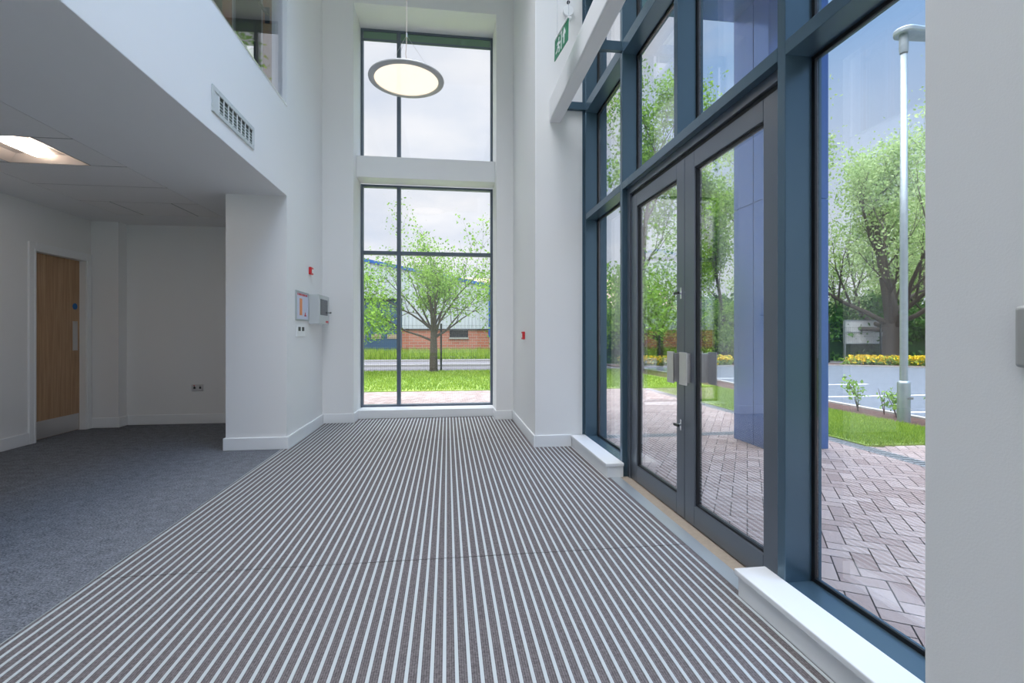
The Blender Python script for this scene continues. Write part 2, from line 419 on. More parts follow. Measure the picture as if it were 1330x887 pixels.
# hall ceiling, with an unseen rooflight added to let in daylight
b = MB()
b.box(-1.77, 1.6, BK, -0.3, TOP, TOP + .2); b.box(-1.77, 1.6, 4.9, 7.35, TOP, TOP + .2)
b.box(-1.77, -1.0, -0.3, 4.9, TOP, TOP + .2); b.box(1.0, 1.6, -0.3, 4.9, TOP, TOP + .2)
b.box(-4.55, -1.77, BK, 7.65, TOP, TOP + .2)
struct(b.build('ceiling_hall', 'ceil'), 'high white ceiling of the hall with an added rooflight opening', 'ceiling')
b = MB(); b.box(-1.06, 1.06, -.36, 4.96, TOP + .21, TOP + .235)
w3 = struct(b.build('added_rooflight', 'glass_far'), 'added unseen glass rooflight bringing daylight into the hall', 'window')  # unseen rooflight, added to brighten the hall with sky light
# baseboards
def bbx(mb, x0, x1, y0, y1, h=.125):
    mb.box(x0, x1, y0, y1, 0, h - .02); 
    if abs(x1 - x0) < abs(y1 - y0): mb.box(x0 + .0, x1 - .0, y0, y1, h - .02, h)
    else: mb.box(x0, x1, y0 + .0, y1, h - .02, h)
b = MB()
b.box(XL - .6, XL + .018, 5.22, 5.24, 0, .125); b.box(XL, XL + .018, 5.24, YF, 0, .125); b.box(XL + .018, RL + .018, YF - .018, YF, 0, .125); b.box(RL, RL + .018, YF, 6.93, 0, .125)
b.box(XL - .6, XL - .58, 5.24, 6.86, 0, .125)
struct(b.build('baseboard_left', 'gloss', bevel=.006), 'white skirting board around the column and left wall', 'skirting board')
b = MB()
b.box(RR - .018, RR, YF, 6.93, 0, .125); b.box(RR - .018, XB - .018, YF - .018, YF, 0, .125); b.box(XB - .018, XB, YB - .018, YF, 0, .125); b.box(XB, 1.27, YB - .018, YB, 0, .125)
struct(b.build('baseboard_right', 'gloss', bevel=.006), 'white skirting board around the far right wall block', 'skirting board')
b = MB()
b.box(-4.37, -4.352, BK, DY0 - .09, 0, .125); b.box(-4.37, -4.042, 6.702, 6.72, 0, .125); b.box(-4.06, -4.042, 6.72, 6.88, 0, .125); b.box(-4.042, XL - .6, 6.862, 6.88, 0, .125)
struct(b.build('baseboard_office', 'gloss', bevel=.006), 'white skirting board around the office area', 'skirting board')

# ------------------------------------------------------------------ entrance mat
mt = thing('entrance_mat', (-.17, 3, 0), 'dark grey ribbed entrance mat with silver rails running the length of the hall', 'entrance mat')
b = MB(); SEAM = [BK, 2.565, 5.472, 6.93]
for i in range(3):
    y0, y1 = SEAM[i] + .003, SEAM[i + 1] - .003
    b.box(-1.645, 1.30, y0, min(y1, YF if i == 2 else y1), -0.008, 0.004)
b.box(RL, RR, YF - .05, 6.93, -0.008, 0.004)
b.build('textile_insert', 'insert', mt)
b = MB(); k0 = math.ceil((-1.64 - RAIL0) / PITCH)
for k in range(k0, 40):
    x = RAIL0 + k * PITCH
    if x > 1.295: break
    for i in range(3):
        y0, y1 = SEAM[i] + .003, SEAM[i + 1] - .003
        if i == 2 and not (RL + .02 < x < RR - .02): y1 = YF - .02
        if i == 2 and x > XB - .02: y1 = YB - .02; 
        if i == 1 and x > XB - .02: y1 = YB - .02
        if y1 <= y0: continue
        b.box(x - .0063, x + .0063, y0, y1, 0.0, 0.006)
b.build('aluminium_rails', 'rail', mt)
b = MB(); b.box(-1.652, -1.645, BK, 5.22, -0.01, 0.006)
b.build('edge_trim', 'alu', mt)

# door threshold
th = MB(); th.box(1.30, 1.385, BK, YB - .02, -.011, .007); th.box(1.385, 1.52, 1.96, 3.85, -.011, .004, 1)
struct(th.build('trim_threshold', ['alu', 'tan']), 'silver edge strip and tan timber threshold in front of the doors', 'threshold')

# sills
def sill(name, y0, y1, label):
    o = MB(); o.box(1.275, 1.41, y0, y1, 0.004, .095)
    r = o.build(name, 'gloss', bevel=.002)
    q = MB(); q.box(1.262, 1.412, y0 - .012 if name.endswith('far') else y0, y1 if name.endswith('far') else y1 + .012, .095, .122); q.build('sill_board', 'gloss', r, bevel=.005)
    return struct(r, label, 'window sill')
sill('trim_sill_far', 3.83, YB - .018, 'white boxed sill under the glazing left of the glass doors')
sill('trim_sill_near', -.35 + 1.17, 2.03, 'white boxed sill under the glazing in the lower right corner')
b = MB(); b.box(RL, RR, 6.93, 7.19, 0.004, .118)
struct(b.build('trim_sill_window', 'gloss', bevel=.004), 'low white sill under the tall far window', 'window sill')
b = MB(); b.box(RL, RR, 6.88, 7.19, 3.29, 3.58)
struct(b.build('trim_spandrel', 'gloss', bevel=.004), 'white boxed band across the middle of the tall window', 'window band')

# ------------------------------------------------------------------ window_1 (far)
w1 = thing('window_1', (-.28, YW, WZ0), 'tall two-storey window at the end of the hall', 'window', kind='structure')
def frame_ring(mb, x0, x1, z0, z1, y0, y1, w):
    mb.box(x0, x0 + w, y0, y1, z0, z1); mb.box(x1 - w, x1, y0, y1, z0, z1); mb.box(x0 + w, x1 - w, y0, y1, z0, z0 + w); mb.box(x0 + w, x1 - w, y0, y1, z1 - w, z1)
MX0, MX1 = -0.715, -0.662
for z0, z1, nm in ((WZ0, 3.29, 'lower_frame'), (3.58, WZ1, 'upper_frame')):
    b = MB(); frame_ring(b, RL + .001, RR - .001, z0, z1, YW, YW + .09, .032)
    b.build(nm, 'winframe', w1, bevel=.003)
    b = MB(); b.box(MX0, MX1, YW - .015, YW + .09, z0 + .032, z1 - .032); b.build('mullion', 'winframe', w1, bevel=.003)
    b = MB(); b.box(RL + .033, MX0 - .001, YW + .04, YW + .056, z0 + .033, z1 - .033); b.build('glass_pane', 'glass_far', w1)
    b = MB(); b.box(MX1 + .001, RR - .033, YW + .04, YW + .056, z0 + .033, z1 - .033); b.build('glass_pane', 'glass_far', w1)
for z0, z1 in ((2.295, 2.345),):
    b = MB(); b.box(RL + .032, MX0, YW - .01, YW + .08, z0, z1); b.box(MX1, RR - .032, YW - .01, YW + .08, z0, z1); b.build('transom', 'winframe', w1, bevel=.003)
b = MB(); b.box(RL + .04, MX0 - .004, YW + .004, YW + .036, 5.36, 5.46); b.box(MX1 + .004, RR - .04, YW + .004, YW + .036, 5.36, 5.46); b.build('green_head_strip', 'greenpane', w1)
tag([o for o in COL.objects if o.name == 'green_head_strip'][0], 'dull green strip across the window head')
b = MB(); b.box(RL + .033, MX0, YW, YW + .03, 5.335, 5.36); b.box(MX1, RR - .033, YW, YW + .03, 5.335, 5.36); b.build('head_transom', 'winframe', w1)

# ------------------------------------------------------------------ window_2 : blue curtain glazing on the right
w2 = thing('window_2', (1.48, 3, 0), 'blue grey aluminium glazing wall on the right', 'window', kind='structure')
T1 = (2.335, 2.395); T2 = (3.44, 3.54); T3 = (4.62, 4.70); MW = .05
def mull(y, z0, z1):
    b = MB(); b.box(XM, XG - .012, y, y + MW, z0, z1); b.box(XG + .019, XG + (.09 if y > 4.5 else .035), y, y + MW, z0, z1)
    b.build('mullion', 'frame', w2, bevel=.003)
    b = MB(); b.box(XG - .012, XG + .019, y + .003, y + MW - .003, z0, z1); b.build('gasket', 'gasket', w2)
MU = {'1': 4.925, '2': 3.857, '3': 2.887, '4': 1.907, '5': .93}
for k, z0 in (('1', .0), ('2', 0), ('3', T1[1]), ('4', 0), ('5', 0)): mull(MU[k], z0, 5.72)
mull(-1.1, 0, 5.72); mull(-2.3, 0, 5.72)  # unseen glazed bay behind the camera, added to let in daylight
bays = [(MU['2'] + MW, MU['1']), (MU['3'] + MW, MU['2']), (MU['4'] + MW, MU['3']), (MU['5'] + MW, MU['4']), (-2.25, -1.1)]
def rail(y0, y1, z0, z1, nm='transom'):
    b = MB(); b.box(XM, XG - .012, y0, y1, z0, z1); b.box(XG + .019, XG + .035, y0, y1, z0, z1); b.build(nm, 'frame', w2, bevel=.002)
    b = MB(); b.box(XG - .012, XG + .019, y0, y1, z0 + .003, z1 - .003); b.build('gasket', 'gasket', w2)
for i, (y0, y1) in enumerate(bays):
    door = i in (1, 2)
    for (z0, z1) in (T1, T2, T3):
        if door and z0 == T1[0]: continue
        rail(y0, y1, z0, z1)
    if not door: rail(y0, y1, .03, .115, 'bottom_rail')
    rail(y0, y1, 5.64, 5.72, 'head_rail')
    zs = ([] if door else [(.115, T1[0])]) + [(T1[1], T2[0]), (T2[1], T3[0]), (T3[1], 5.64)]
    for (z0, z1) in zs:
        b = MB()  # glazing beads
        w = .016
        for (a0, a1, c0, c1) in ((y0, y0 + w, z0, z1), (y1 - w, y1, z0, z1), (y0 + w, y1 - w, z0, z0 + w), (y0 + w, y1 - w, z1 - w, z1)):
            b.box(XG - .011, XG - .001, a0, a1, c0, c1)
        b.build('glazing_bead', 'gasket', w2)
        b = MB(); b.box(XG, XG + .018, y0 + .001, y1 - .001, z0 + .001, z1 - .001); b.build('glass_pane', 'glass', w2)
rail(MU['4'] + MW, MU['2'], *T1)
b = MB(); b.box(1.40, 1.60, BK, -.35, 5.721, TOP); b.box(1.40, 1.60, .82, YB, 5.72, TOP); b.box(1.40, 1.62, .82, 1.95, -.1, .03); b.box(1.40, 1.62, 3.86, YB, -.1, .03)
struct(b.build('wall_glazing_head', 'wall'), 'white wall band above and below the blue glazing', 'wall')
# jamb closer between glazing and far block
b = MB(); b.box(1.39, 1.60, 4.975, 4.98, .12, 5.72)
struct(b.build('trim_jamb', 'frame'), 'thin blue closer between glazing and wall', 'trim')

# ------------------------------------------------------------------ door_1 : glass double doors
XD = 1.46
d1 = thing('door_1', (XD, 2.9, 0), 'glazed aluminium double entrance doors with pull handles', 'door', kind='structure')
DA, DB = MU['4'] + MW, MU['2']     # 1.957 .. 3.857
b = MB()
b.box(XD - .008, XD + .06, DA, DA + .055, 0, T1[0]); b.box(XD - .008, XD + .06, DB - .055, DB, 0, T1[0]); b.box(XD - .008, XD + .06, DA + .055, DB - .055, 2.285, T1[0])
b.build('door_frame', 'framein', d1, bevel=.003)
b = MB(); b.box(XD + .012, XD + .05, DA + .055, DA + .0615, .01, 2.28); b.box(XD + .012, XD + .05, DB - .0615, DB - .055, .01, 2.28); b.box(XD + .012, XD + .05, DA + .0615, DB - .0615, 2.262, 2.285)
b.build('door_seal', 'gasket', d1)
def leaf(y0, y1, handle_y, side):
    l = MB(); st = .105 if side < 0 else .115
    ya = y0 + (.105 if side < 0 else .082); yb = y1 - (.118 if side < 0 else .125)
    if side > 0: ya, yb = y0 + .105, y1 - .12
    z0, z1 = .012, 2.255; za, zb = .135, 2.155
    l.box(XD, XD + .05, y0, ya, z0, z1); l.box(XD, XD + .05, yb, y1, z0, z1); l.box(XD, XD + .05, ya, yb, z0, za); l.box(XD, XD + .05, ya, yb, zb, z1)
    lo = l.build('door_leaf', 'framein', d1, bevel=.004)
    lo.location = (0, 0, 0)
    q = MB(); w = .012
    for (a0, a1, c0, c1) in ((ya, ya + w, za, zb), (yb - w, yb, za, zb), (ya + w, yb - w, za, za + w), (ya + w, yb - w, zb - w, zb)):
        q.box(XD + .012, XD + .04, a0, a1, c0, c1)
    o = q.build('glazing_gasket', 'gasket'); o.parent = lo
    q = MB(); q.box(XD + .02, XD + .036, ya + .002, yb - .002, za + .002, zb - .002); o = q.build('glass_pane', 'glass_door'); o.parent = lo
    # pull plates: folded steel, inside and outside
    for s_, xo in ((-1, XD), (1, XD + .05)):
        q = MB(); x1 = xo + s_ * .072
        q.box(min(x1, x1 - s_ * .006), max(x1, x1 - s_ * .006), handle_y - .047, handle_y + .047, .857, 1.052)
        yy = handle_y - side * .043
        q.box(min(xo, x1), max(xo, x1), yy - .004, yy + .004, .865, 1.044)
        o = q.build('pull_handle', 'steel', bevel=.002); o.parent = lo
    return lo
YC = 2.893
L2 = leaf(YC + .003, DB - .063, 2.939, 1)
L1 = leaf(DA + .063, YC - .003, 2.777, -1)
for z in (1.417, .591):
    q = MB(); q.box(XD - .006, XD, YC + .032, YC + .052, z - .035, z + .035); q.tube([(XD - .004, YC + .042, z), (XD - .028, YC + .042, z)], .009, 12); q.box(XD - .04, XD - .026, YC + .012, YC + .072, z - .008, z + .008, 1)
    o = q.build('thumb_turn_lock', ['chrome', 'dark'], bevel=.0015); o.parent = L2

# ------------------------------------------------------------------ white steel beam with brackets
b = MB(); b.box(1.037, 1.16, BK, YB - .001, 3.335, 3.57)
bm_ = tag(b.build('steel_beam', 'wall', bevel=.018, segs=3), 'white box steel beam running along in front of the blue glazing', 'beam')
for k in ('1', '2', '3', '4'):
    y = MU[k]; b = MB()
    b.box(1.16, XM, y + .004, y + .012, 3.47, 3.545); b.box(1.16, XM, y + .012, y + MW - .004, 3.537, 3.545); b.box(1.16, XM, y + .012, y + MW - .004, 3.47, 3.478); b.box(1.16, XM, y + MW - .012, y + MW - .004, 3.478, 3.537)
    o = b.build('bracket', 'frame', bm_)
    tag(o, 'blue grey bracket arm')

# ------------------------------------------------------------------ gallery glazing (upstairs)
w4 = thing('window_4', (XL - .05, 3, 3.46), 'gallery glazing above the bulkhead on the left', 'window', kind='structure')
b = MB(); b.box(XL - .10, XL + .004, BK, 5.24, 3.46, 3.472); b.box(XL - .062, XL - .036, BK, 5.24, 3.472, 3.50); b.build('bottom_channel', 'chrome', w4, bevel=.001)
b = MB(); b.box(XL - .056, XL - .042, BK, 5.235, 3.50, 5.70); b.build('glass_pane', 'glass_far', w4)
b = MB(); b.box(-4.45, XL - .16, BK, 7.5, 3.2, 3.44)
struct(b.build('floor_upper', 'tan'), 'floor of the upstairs room', 'floor')
d3 = thing('door_3', (-2.03, 5.3, 3.44), 'glazed timber door with dark lever upstairs behind the gallery glass', 'door', kind='structure')
b = MB(); b.box(-1.85, -1.756, 5.26, 5.33, 3.44, 5.9); b.box(-2.235, -2.14, 5.26, 5.33, 3.44, 5.9); b.build('door_post', 'bronze', d3, bevel=.008)
b = MB(); b.box(-1.862, -1.85, 5.262, 5.32, 3.44, 5.9); b.box(-2.14, -2.128, 5.262, 5.32, 3.44, 5.9); b.build('edge_trim', 'steel', d3)
b = MB(); b.box(-2.128, -1.862, 5.29, 5.30, 3.46, 5.9); b.build('glass_pane', 'glass_far', d3)
b = MB(); b.tube([(-1.80, 5.26, 4.38), (-1.80, 5.20, 4.38)], .012, 10); b.tube([(-1.80, 5.205, 4.38), (-1.83, 5.2, 4.42), (-1.87, 5.2, 4.50), (-1.885, 5.2, 4.52)], [.018, .016, .013, .012], 10); b.box(-1.825, -1.78, 5.252, 5.26, 4.30, 4.46)
b.build('lever_handle', 'dark', d3, smooth=False)
b = MB(); frame_ring(b, -3.35, -2.73, 4.2, 5.38, 7.53, 7.58, .04); b.box(-3.06, -2.98, 7.53, 7.58, 4.24, 5.34); b.box(-2.90, -2.88, 7.53, 7.58, 4.24, 5.34)
w5 = struct(b.build('mirrored_window', 'winframe'), 'window frame modelled in place of a reflection in the gallery glass', 'window')  # stands in for glazing mirrored in the gallery glass

# ------------------------------------------------------------------ air vent in the bulkhead
v = thing('air_vent', (XL, 3.98, 2.8), 'white rectangular air grille in the bulkhead face', 'vent')
y0, y1, z0, z1 = 3.63, 4.37, 2.70, 2.885; xf = XL + .010
ga, gb, gc, gd = y0 + .03, y1 - .02, z0 + .03, z1 - .035
b = MB()
for (a0, a1, c0, c1) in ((y0, y1, z0, gc), (y0, y1, gd, z1), (y0, ga, gc, gd), (gb, y1, gc, gd)): b.box(XL + .0005, xf, a0, a1, c0, c1)
b.build('frame', 'panelgrey', v, bevel=.002)
b = MB(); b.box(XL + .0005, XL + .0015, ga, gb, gc, gd); b.build('backing', 'dark', v)
b = MB(); b.box(XL + .0015, XL + .006, ga, ga + .07, gc, gd); b.build('blank_end', 'panelgrey', v)
for i in range(9):
    yy = ga + .074 + i * (gb - ga - .08) / 8.0
    b = MB(); b.box(XL + .0015, xf - .001, yy - .0025, yy + .0025, gc, gd); b.build('blade', 'white', v)
for k in range(4):
    zz = gc + .012 + k * .024
    b = MB(); b.box(XL + .0016, XL + .003, ga + .07, gb, zz, zz + .010); b.build('rear_blade', 'galv', v)
for yy, zz in ((y0 + .1, z1 - .013), (y0 + .3, z1 - .013), (y0 + .5, z1 - .013), (y1 - .07, z1 - .013), (y0 + .1, z0 + .016), (y0 + .32, z0 + .016), (y0 + .54, z0 + .013)):
    b = MB(); b.tube([(xf - .001, yy, zz), (xf + .0015, yy, zz)], .005, 8); b.build('screw', 'galv', v)

# ------------------------------------------------------------------ recessed ceiling lights
def fixture(y0, y1):
    f = thing('recessed_light', (-3.24, (y0 + y1) / 2, CZ), 'square recessed office ceiling light with a bright central tube', 'ceiling light', 'recessed lights in the office ceiling')
    x0, x1 = -3.545, -2.94
    b = MB(); d = .03
    P = [(x0 + .006, y0 + .006), (x1 - .006, y0 + .006), (x1 - .006, y1 - .006), (x0 + .006, y1 - .006)]
    Q = [(x0 + .12, y0 + .09), (x1 - .12, y0 + .09), (x1 - .12, y1 - .09), (x0 + .12, y1 - .09)]
    vs = [(x, y, CZ + .002) for x, y in P] + [(x, y, CZ + .05) for x, y in Q] + [(x, y, CZ + .055) for x, y in P]
    b.add(vs, [(0, 1, 5, 4), (1, 2, 6, 5), (2, 3, 7, 6), (3, 0, 4, 7), (4, 5, 6, 7), (0, 8, 9, 1), (1, 9, 10, 2), (2, 10, 11, 3), (3, 11, 8, 0), (8, 11, 10, 9)])
    b.build('reflector_tray', 'tray', f)
    b = MB(); n = 14; w = .075; xc = -3.215
    a0, a1 = y0 + .02, y1 - .10
    prof = [(math.cos(PI * i / n) * w, -math.sin(PI * i / n) * .035) for i in range(n + 1)]
    pts = [(a0, 1.0)] + [(a1 - .05 + .05 * math.sin(q * PI / 12), math.cos(q * PI / 12)) for q in range(0, 6)] + [(a1, .15)]
    for yy, s_ in pts:
        for (px_, pz) in prof: b.v.append((xc + px_ * s_, yy, CZ + .045 + pz * max(s_, .3)))
    m_ = len(prof)
    for i in range(len(pts) - 1):
        for k in range(m_ - 1):
            a = i * m_ + k; b.f.append((a, a + 1, a + 1 + m_, a + m_)); b.m.append(0)
        a = i * m_; b.f.append((a, a + m_, a + 2 * m_ - 1, a + m_ - 1)); b.m.append(0)
    b.f.append(tuple(range(m_))); b.m.append(0); b.f.append(tuple(range((len(pts) - 1) * m_, len(pts) * m_))); b.m.append(0)
    b.build('tube_diffuser', 'tube', f, smooth=False)
    return f
F0 = fixture(*FIX[0])
for (y0, y1) in FIX[1:]:
    c = copy_tree(F0); c.location.y += y0 - FIX[0][0]  # copies out of view, added to light the office

# ------------------------------------------------------------------ pendant
PC = Vector((-.383, 4.76, 3.572))
p = thing('pendant_lamp', PC, 'round disc pendant lamp with grey rim hanging in front of the tall window', 'pendant lamp')
b = MB(); b.lathe([(.298, -.014), (.35, -.010), (.352, 0), (.348, .010), (.298, .014), (.298, -.014)], PC, 72); b.build('rim', 'bead', p, smooth=True)
b = MB(); b.lathe([(0.0001, -.006), (.297, -.006), (.297, .008), (.0001, .008)], PC, 72); b.build('light_disc', 'disc', p)
b = MB(); b.tube([PC + Vector((0, 0, .35)), (PC.x, PC.y, TOP)], .0035, 8); b.tube([PC + Vector((0, 0, .008)), PC + Vector((.01, 0, .12)), PC + Vector((-.008, 0, .24)), PC + Vector((0, 0, .36))], .0035, 8); b.build('power_cable', 'tray', p)
b = MB()
for k in range(3):
    a = 0.2 + k * 2 * PI / 3; b.tube([PC + Vector((.31 * math.cos(a), .31 * math.sin(a), .012)), PC + Vector((0, 0, .42))], .0012, 6)
b.build('suspension_wires', 'chrome', p)
b = MB(); b.tube([PC + Vector((0, 0, .40)), PC + Vector((0, 0, .44))], .008, 10); b.build('gripper', 'chrome', p)

# high ceiling panel lights, added out of view to brighten hall and upstairs room
def led(x, y):
    f = thing('added_panel_light', (x, y, TOP), 'added unseen light panel brightening the hall from the high ceiling', 'ceiling light', 'added unseen panel lights on the hall ceiling')
    b = MB(); b.box(x - .3, x + .3, y - .3, y + .3, TOP - .03, TOP); b.build('housing', 'white', f)
    b = MB(); b.box(x - .28, x + .28, y - .28, y + .28, TOP - .034, TOP - .0305); b.build('panel_diffuser', 'fill_glow', f)
    return f
f0 = led(-1.3, .3)
for x, y in ((-1.3, 2.0), (-1.3, 3.8), (1.3, 2.0), (-.3, 5.9), (-.3, -1.6), (-3.0, 2.5), (-2.6, 6.6)):
    c = copy_tree(f0); c.location.x += x + 1.3; c.location.y += y - .3

# ------------------------------------------------------------------ exit sign
ES = thing('exit_sign', (.934, 3.9875, 3.583), 'green running man emergency exit sign hanging beside the white beam', 'exit sign')
YN, YA = 3.787, 4.188; xs_ = .931; SZ = 3.503
b = MB(); b.box(xs_, xs_ + .006, YN, YA, SZ, SZ + .162); b.build('sign_panel', 'green', ES)
def pic(poly, mb_):   # a 0..1 from far to near, c 0..1 from bottom to top
    mb_.prism([(YA - a * (YA - YN), SZ + c * .162) for a, c in poly], 'x', xs_ - .0012, xs_ - .0002)
g_ = MB()
pic([(.70, .14), (.77, .14), (.77, .55), (.77, .62), (.735, .90), (.70, .62)], g_)
pic([(.62, .58), (.735, .90), (.735, .72), (.66, .48)], g_); pic([(.735, .90), (.85, .58), (.81, .48), (.735, .72)], g_)
g_.build('arrow', 'white', ES)
g_ = MB()
pic([(.34 + .04 * math.cos(q * PI / 6), .80 + .09 * math.sin(q * PI / 6)) for q in range(12)], g_)
pic([(.18, .60), (.24, .70), (.37, .68), (.35, .45), (.43, .30), (.40, .10), (.34, .10), (.36, .28), (.27, .40), (.29, .58), (.22, .56)], g_)
pic([(.28, .42), (.24, .24), (.12, .22), (.12, .32), (.19, .33), (.25, .50)], g_)
pic([(.35, .66), (.43, .54), (.49, .56), (.49, .49), (.41, .45), (.34, .56)], g_)
g_.build('running_figure', 'white', ES)
g_ = MB()
pic([(.52, .08), (.57, .08), (.57, .94), (.52, .94)], g_); pic([(.40, .89), (.52, .89), (.52, .94), (.40, .94)], g_)
g_.build('doorway_symbol', 'white', ES)
b = MB(); b.box(xs_ - .006, xs_ + .030, YN, YA, SZ + .163, SZ + .178); b.build('lamp_housing', 'white', ES, bevel=.003)
ES.rotation_euler = (math.radians(6.4), 0, math.radians(2.7))
mw = Matrix.Translation(ES.location) @ ES.rotation_euler.to_matrix().to_4x4(); iv = Matrix.Translation(ES.location).inverted()
b = MB()
for yy in (YN + .03, YA - .03):
    q = mw @ iv @ Vector((xs_ + .012, yy, SZ + .176)); b.tube([q, (q.x, q.y, TOP)], .0013, 6)
o = b.build('suspension_wires', 'chrome', ES); o.matrix_parent_inverse = mw.inverted()
# white disc and dark dot on the far block, modelled for a reflection
s = thing('reflected_disc', (1.235, YB, 4.47), 'small round white disc modelled for a reflection high on the far block wall above the exit sign', 'sensor')
b = MB(); b.tube([(1.235, YB, 4.49), (1.235, YB - .03, 4.49)], .055, 24); b.build('disc_body', 'white', s, bevel=.004)
b = MB(); b.tube([(1.235, YB - .02, 4.575), (1.235, YB - .035, 4.575)], .016, 16); b.build('lens', 'dark', s)

# ------------------------------------------------------------------ wall fittings on the left wall
s = thing('fire_beacon', (XL, 6.08, 1.9), 'small red alarm sounder high on the left wall above the control panel', 'alarm sounder')
b = MB(); b.box(XL, XL + .03, 6.03, 6.13, 1.862, 1.95); b.build('body', 'red', s, bevel=.008)
b = MB(); b.box(XL + .03, XL + .034, 6.055, 6.115, 1.88, 1.925); b.build('white_face', 'white', s, bevel=.002)
s = thing('framed_notice', (XL, 5.755, 1.47), 'framed lilac notice with red heading and orange block on the left wall', 'notice')
b = MB(); y0, y1, z0, z1 = 5.515, 5.99, 1.312, 1.634; w = .016
for (a0, a1, c0, c1) in ((y0, y1, z0, z0 + w), (y0, y1, z1 - w, z1), (y0, y0 + w, z0 + w, z1 - w), (y1 - w, y1, z0 + w, z1 - w)): b.box(XL, XL + .014, a0, a1, c0, c1)
b.build('frame', 'alu', s, bevel=.002)
b = MB(); b.box(XL, XL + .006, y0 + w, y1 - w, z0 + w, z1 - w); b.build('paper', 'paper', s)
b = MB()
for i in range(11):
    ww = .028 if i % 4 else .02
    b.box(XL + .006, XL + .0068, y0 + .06 + i * .034, y0 + .06 + i * .034 + ww, z1 - .048, z1 - .026)
b.build('red_heading', 'red', s)
b = MB(); b.prism([(y0 + .32, 1.362), (y0 + .395, 1.362), (y0 + .395, 1.376), (y0 + .372, 1.378), (y0 + .368, 1.405), (y0 + .345, 1.405), (y0 + .342, 1.378), (y0 + .32, 1.376)], 'x', XL + .006, XL + .0068); b.build('red_symbol', 'red', s)
b = MB(); b.box(XL + .006, XL + .0068, y0 + .14, y0 + .235, 1.37, 1.555); b.build('orange_block', 'orange', s)
s = thing('switch_plate', (XL, 5.7, 1.19), 'white double switch plate below the framed notice', 'switch plate')
b = MB(); b.box(XL, XL + .010, 5.54, 5.855, 1.135, 1.252); b.build('plate', 'white', s, bevel=.003)
for yy in (5.63, 5.765):
    b = MB(); b.box(XL + .010, XL + .016, yy - .035, yy + .035, 1.195, 1.24); b.build('rocker', 'dark', s, bevel=.002)
s = thing('alarm_control_panel', (XL, 6.3, 1.45), 'grey fire alarm control box with a dark screen beside the notice', 'control panel')
b = MB(); b.box(XL, XL + .116, 6.046, 6.53, 1.282, 1.63); b.build('cabinet', 'panelgrey', s, bevel=.006)
b = MB(); b.box(XL + .116, XL + .120, 6.10, 6.44, 1.39, 1.58); b.build('screen', 'screen', s, bevel=.001)
b = MB(); b.box(XL + .116, XL + .119, 6.36, 6.48, 1.30, 1.325); b.build('red_badge', 'red', s)
b = MB(); b.tube([(XL + .116, 6.485, 1.43), (XL + .15, 6.485, 1.43)], .005, 8); b.box(XL + .145, XL + .152, 6.475, 6.495, 1.42, 1.44); b.build('key', 'dark', s)
# red call point on right block
s = thing('call_point', (XB, 5.69, 1.14), 'small red break glass call point on the right wall block', 'call point')
b = MB(); b.box(XB - .03, XB, 5.64, 5.73, 1.10, 1.19); b.build('body', 'red', s, bevel=.005)
b = MB(); b.box(XB - .033, XB - .03, 5.66, 5.71, 1.12, 1.17); b.build('glass_face', 'white', s)
# switch at right edge
s = thing('light_switch', (XB, .62, 1.155), 'rounded grey light switch cut off by the right edge of the photo', 'light switch')
b = MB(); b.box(XB - .012, XB, .575, .664, 1.108, 1.204); b.build('plate', 'switchgrey', s, bevel=.010, segs=4)
b = MB(); b.box(XB - .016, XB - .012, .600, .636, 1.135, 1.175); b.build('rocker', 'switchgrey', s, bevel=.002)
# socket
s = thing('double_socket', (-3.215, 6.88, .465), 'brushed steel double socket low on the office rear wall', 'socket')
b = MB(); b.box(-3.29, -3.142, 6.872, 6.88, .423, .508); b.build('plate', 'steel', s, bevel=.002)
for xx in (-3.25, -3.182):
    b = MB(); b.box(xx - .012, xx + .012, 6.869, 6.872, .452, .475); b.box(xx - .003, xx + .003, 6.868, 6.872, .474, .492)
    b.build('socket_outlet', 'dark', s)
b = MB(); b.box(-3.262, -3.246, 6.866, 6.872, .487, .498); b.build('rocker', 'red', s)

# ------------------------------------------------------------------ door_2 oak
d2 = thing('door_2', (-4.43, 6.25, 0), 'oak veneer office door with steel kick plate and white architrave', 'door', kind='structure')
b = MB(); b.box(-4.475, -4.432, DY0 - .0, DY1 + .0, .006, DZ - .004); dl = b.build('door_leaf', 'wood', d2, bevel=.002)
for nm, m_, bx, lab in (('kick_plate', 'steel', (-4.432, -4.430, DY0 + .02, DY1 - .01, .01, .205), 'brushed steel kick plate'), ('push_plate', 'steel', (-4.432, -4.429, 6.51, 6.588, .965, 1.316), 'steel push plate')):
    b = MB(); b.box(*bx); o = b.build(nm, m_); o.parent = dl; tag(o, lab)
b = MB(); b.tube([(-4.432, 6.546, 1.493), (-4.429, 6.546, 1.493)], .038, 28); o = b.build('fire_door_disc', 'bluedisc'); o.parent = dl; tag(o, 'round blue disc')
b = MB(); b.box(-4.37, -4.35, DY0 - .09, DY0, 0, DZ + .09); b.box(-4.37, -4.35, DY1, DY1 + .085, 0, DZ + .09); b.box(-4.37, -4.35, DY0, DY1, DZ, DZ + .09)
b.box(-4.37, -4.346, DY0 - .03, DY0 - .015, 0, DZ + .03); b.box(-4.37, -4.346, DY1 + .015, DY1 + .03, 0, DZ + .03); b.box(-4.37, -4.346, DY0 - .03, DY1 + .03, DZ + .015, DZ + .03)
b.build('architrave', 'gloss', d2, bevel=.003)

# ================================================================== OUTSIDE
def slab(name, poly, z0, z1, mat, label, cat):
    b = MB(); b.prism(poly, 'z', z0, z1); return struct(b.build(name, mat), label, cat)
slab('ground', [(-60, -20), (80, -20), (80, 90), (-60, 90)], -.3, -.12, 'ground', 'open ground beyond the fence', 'ground')
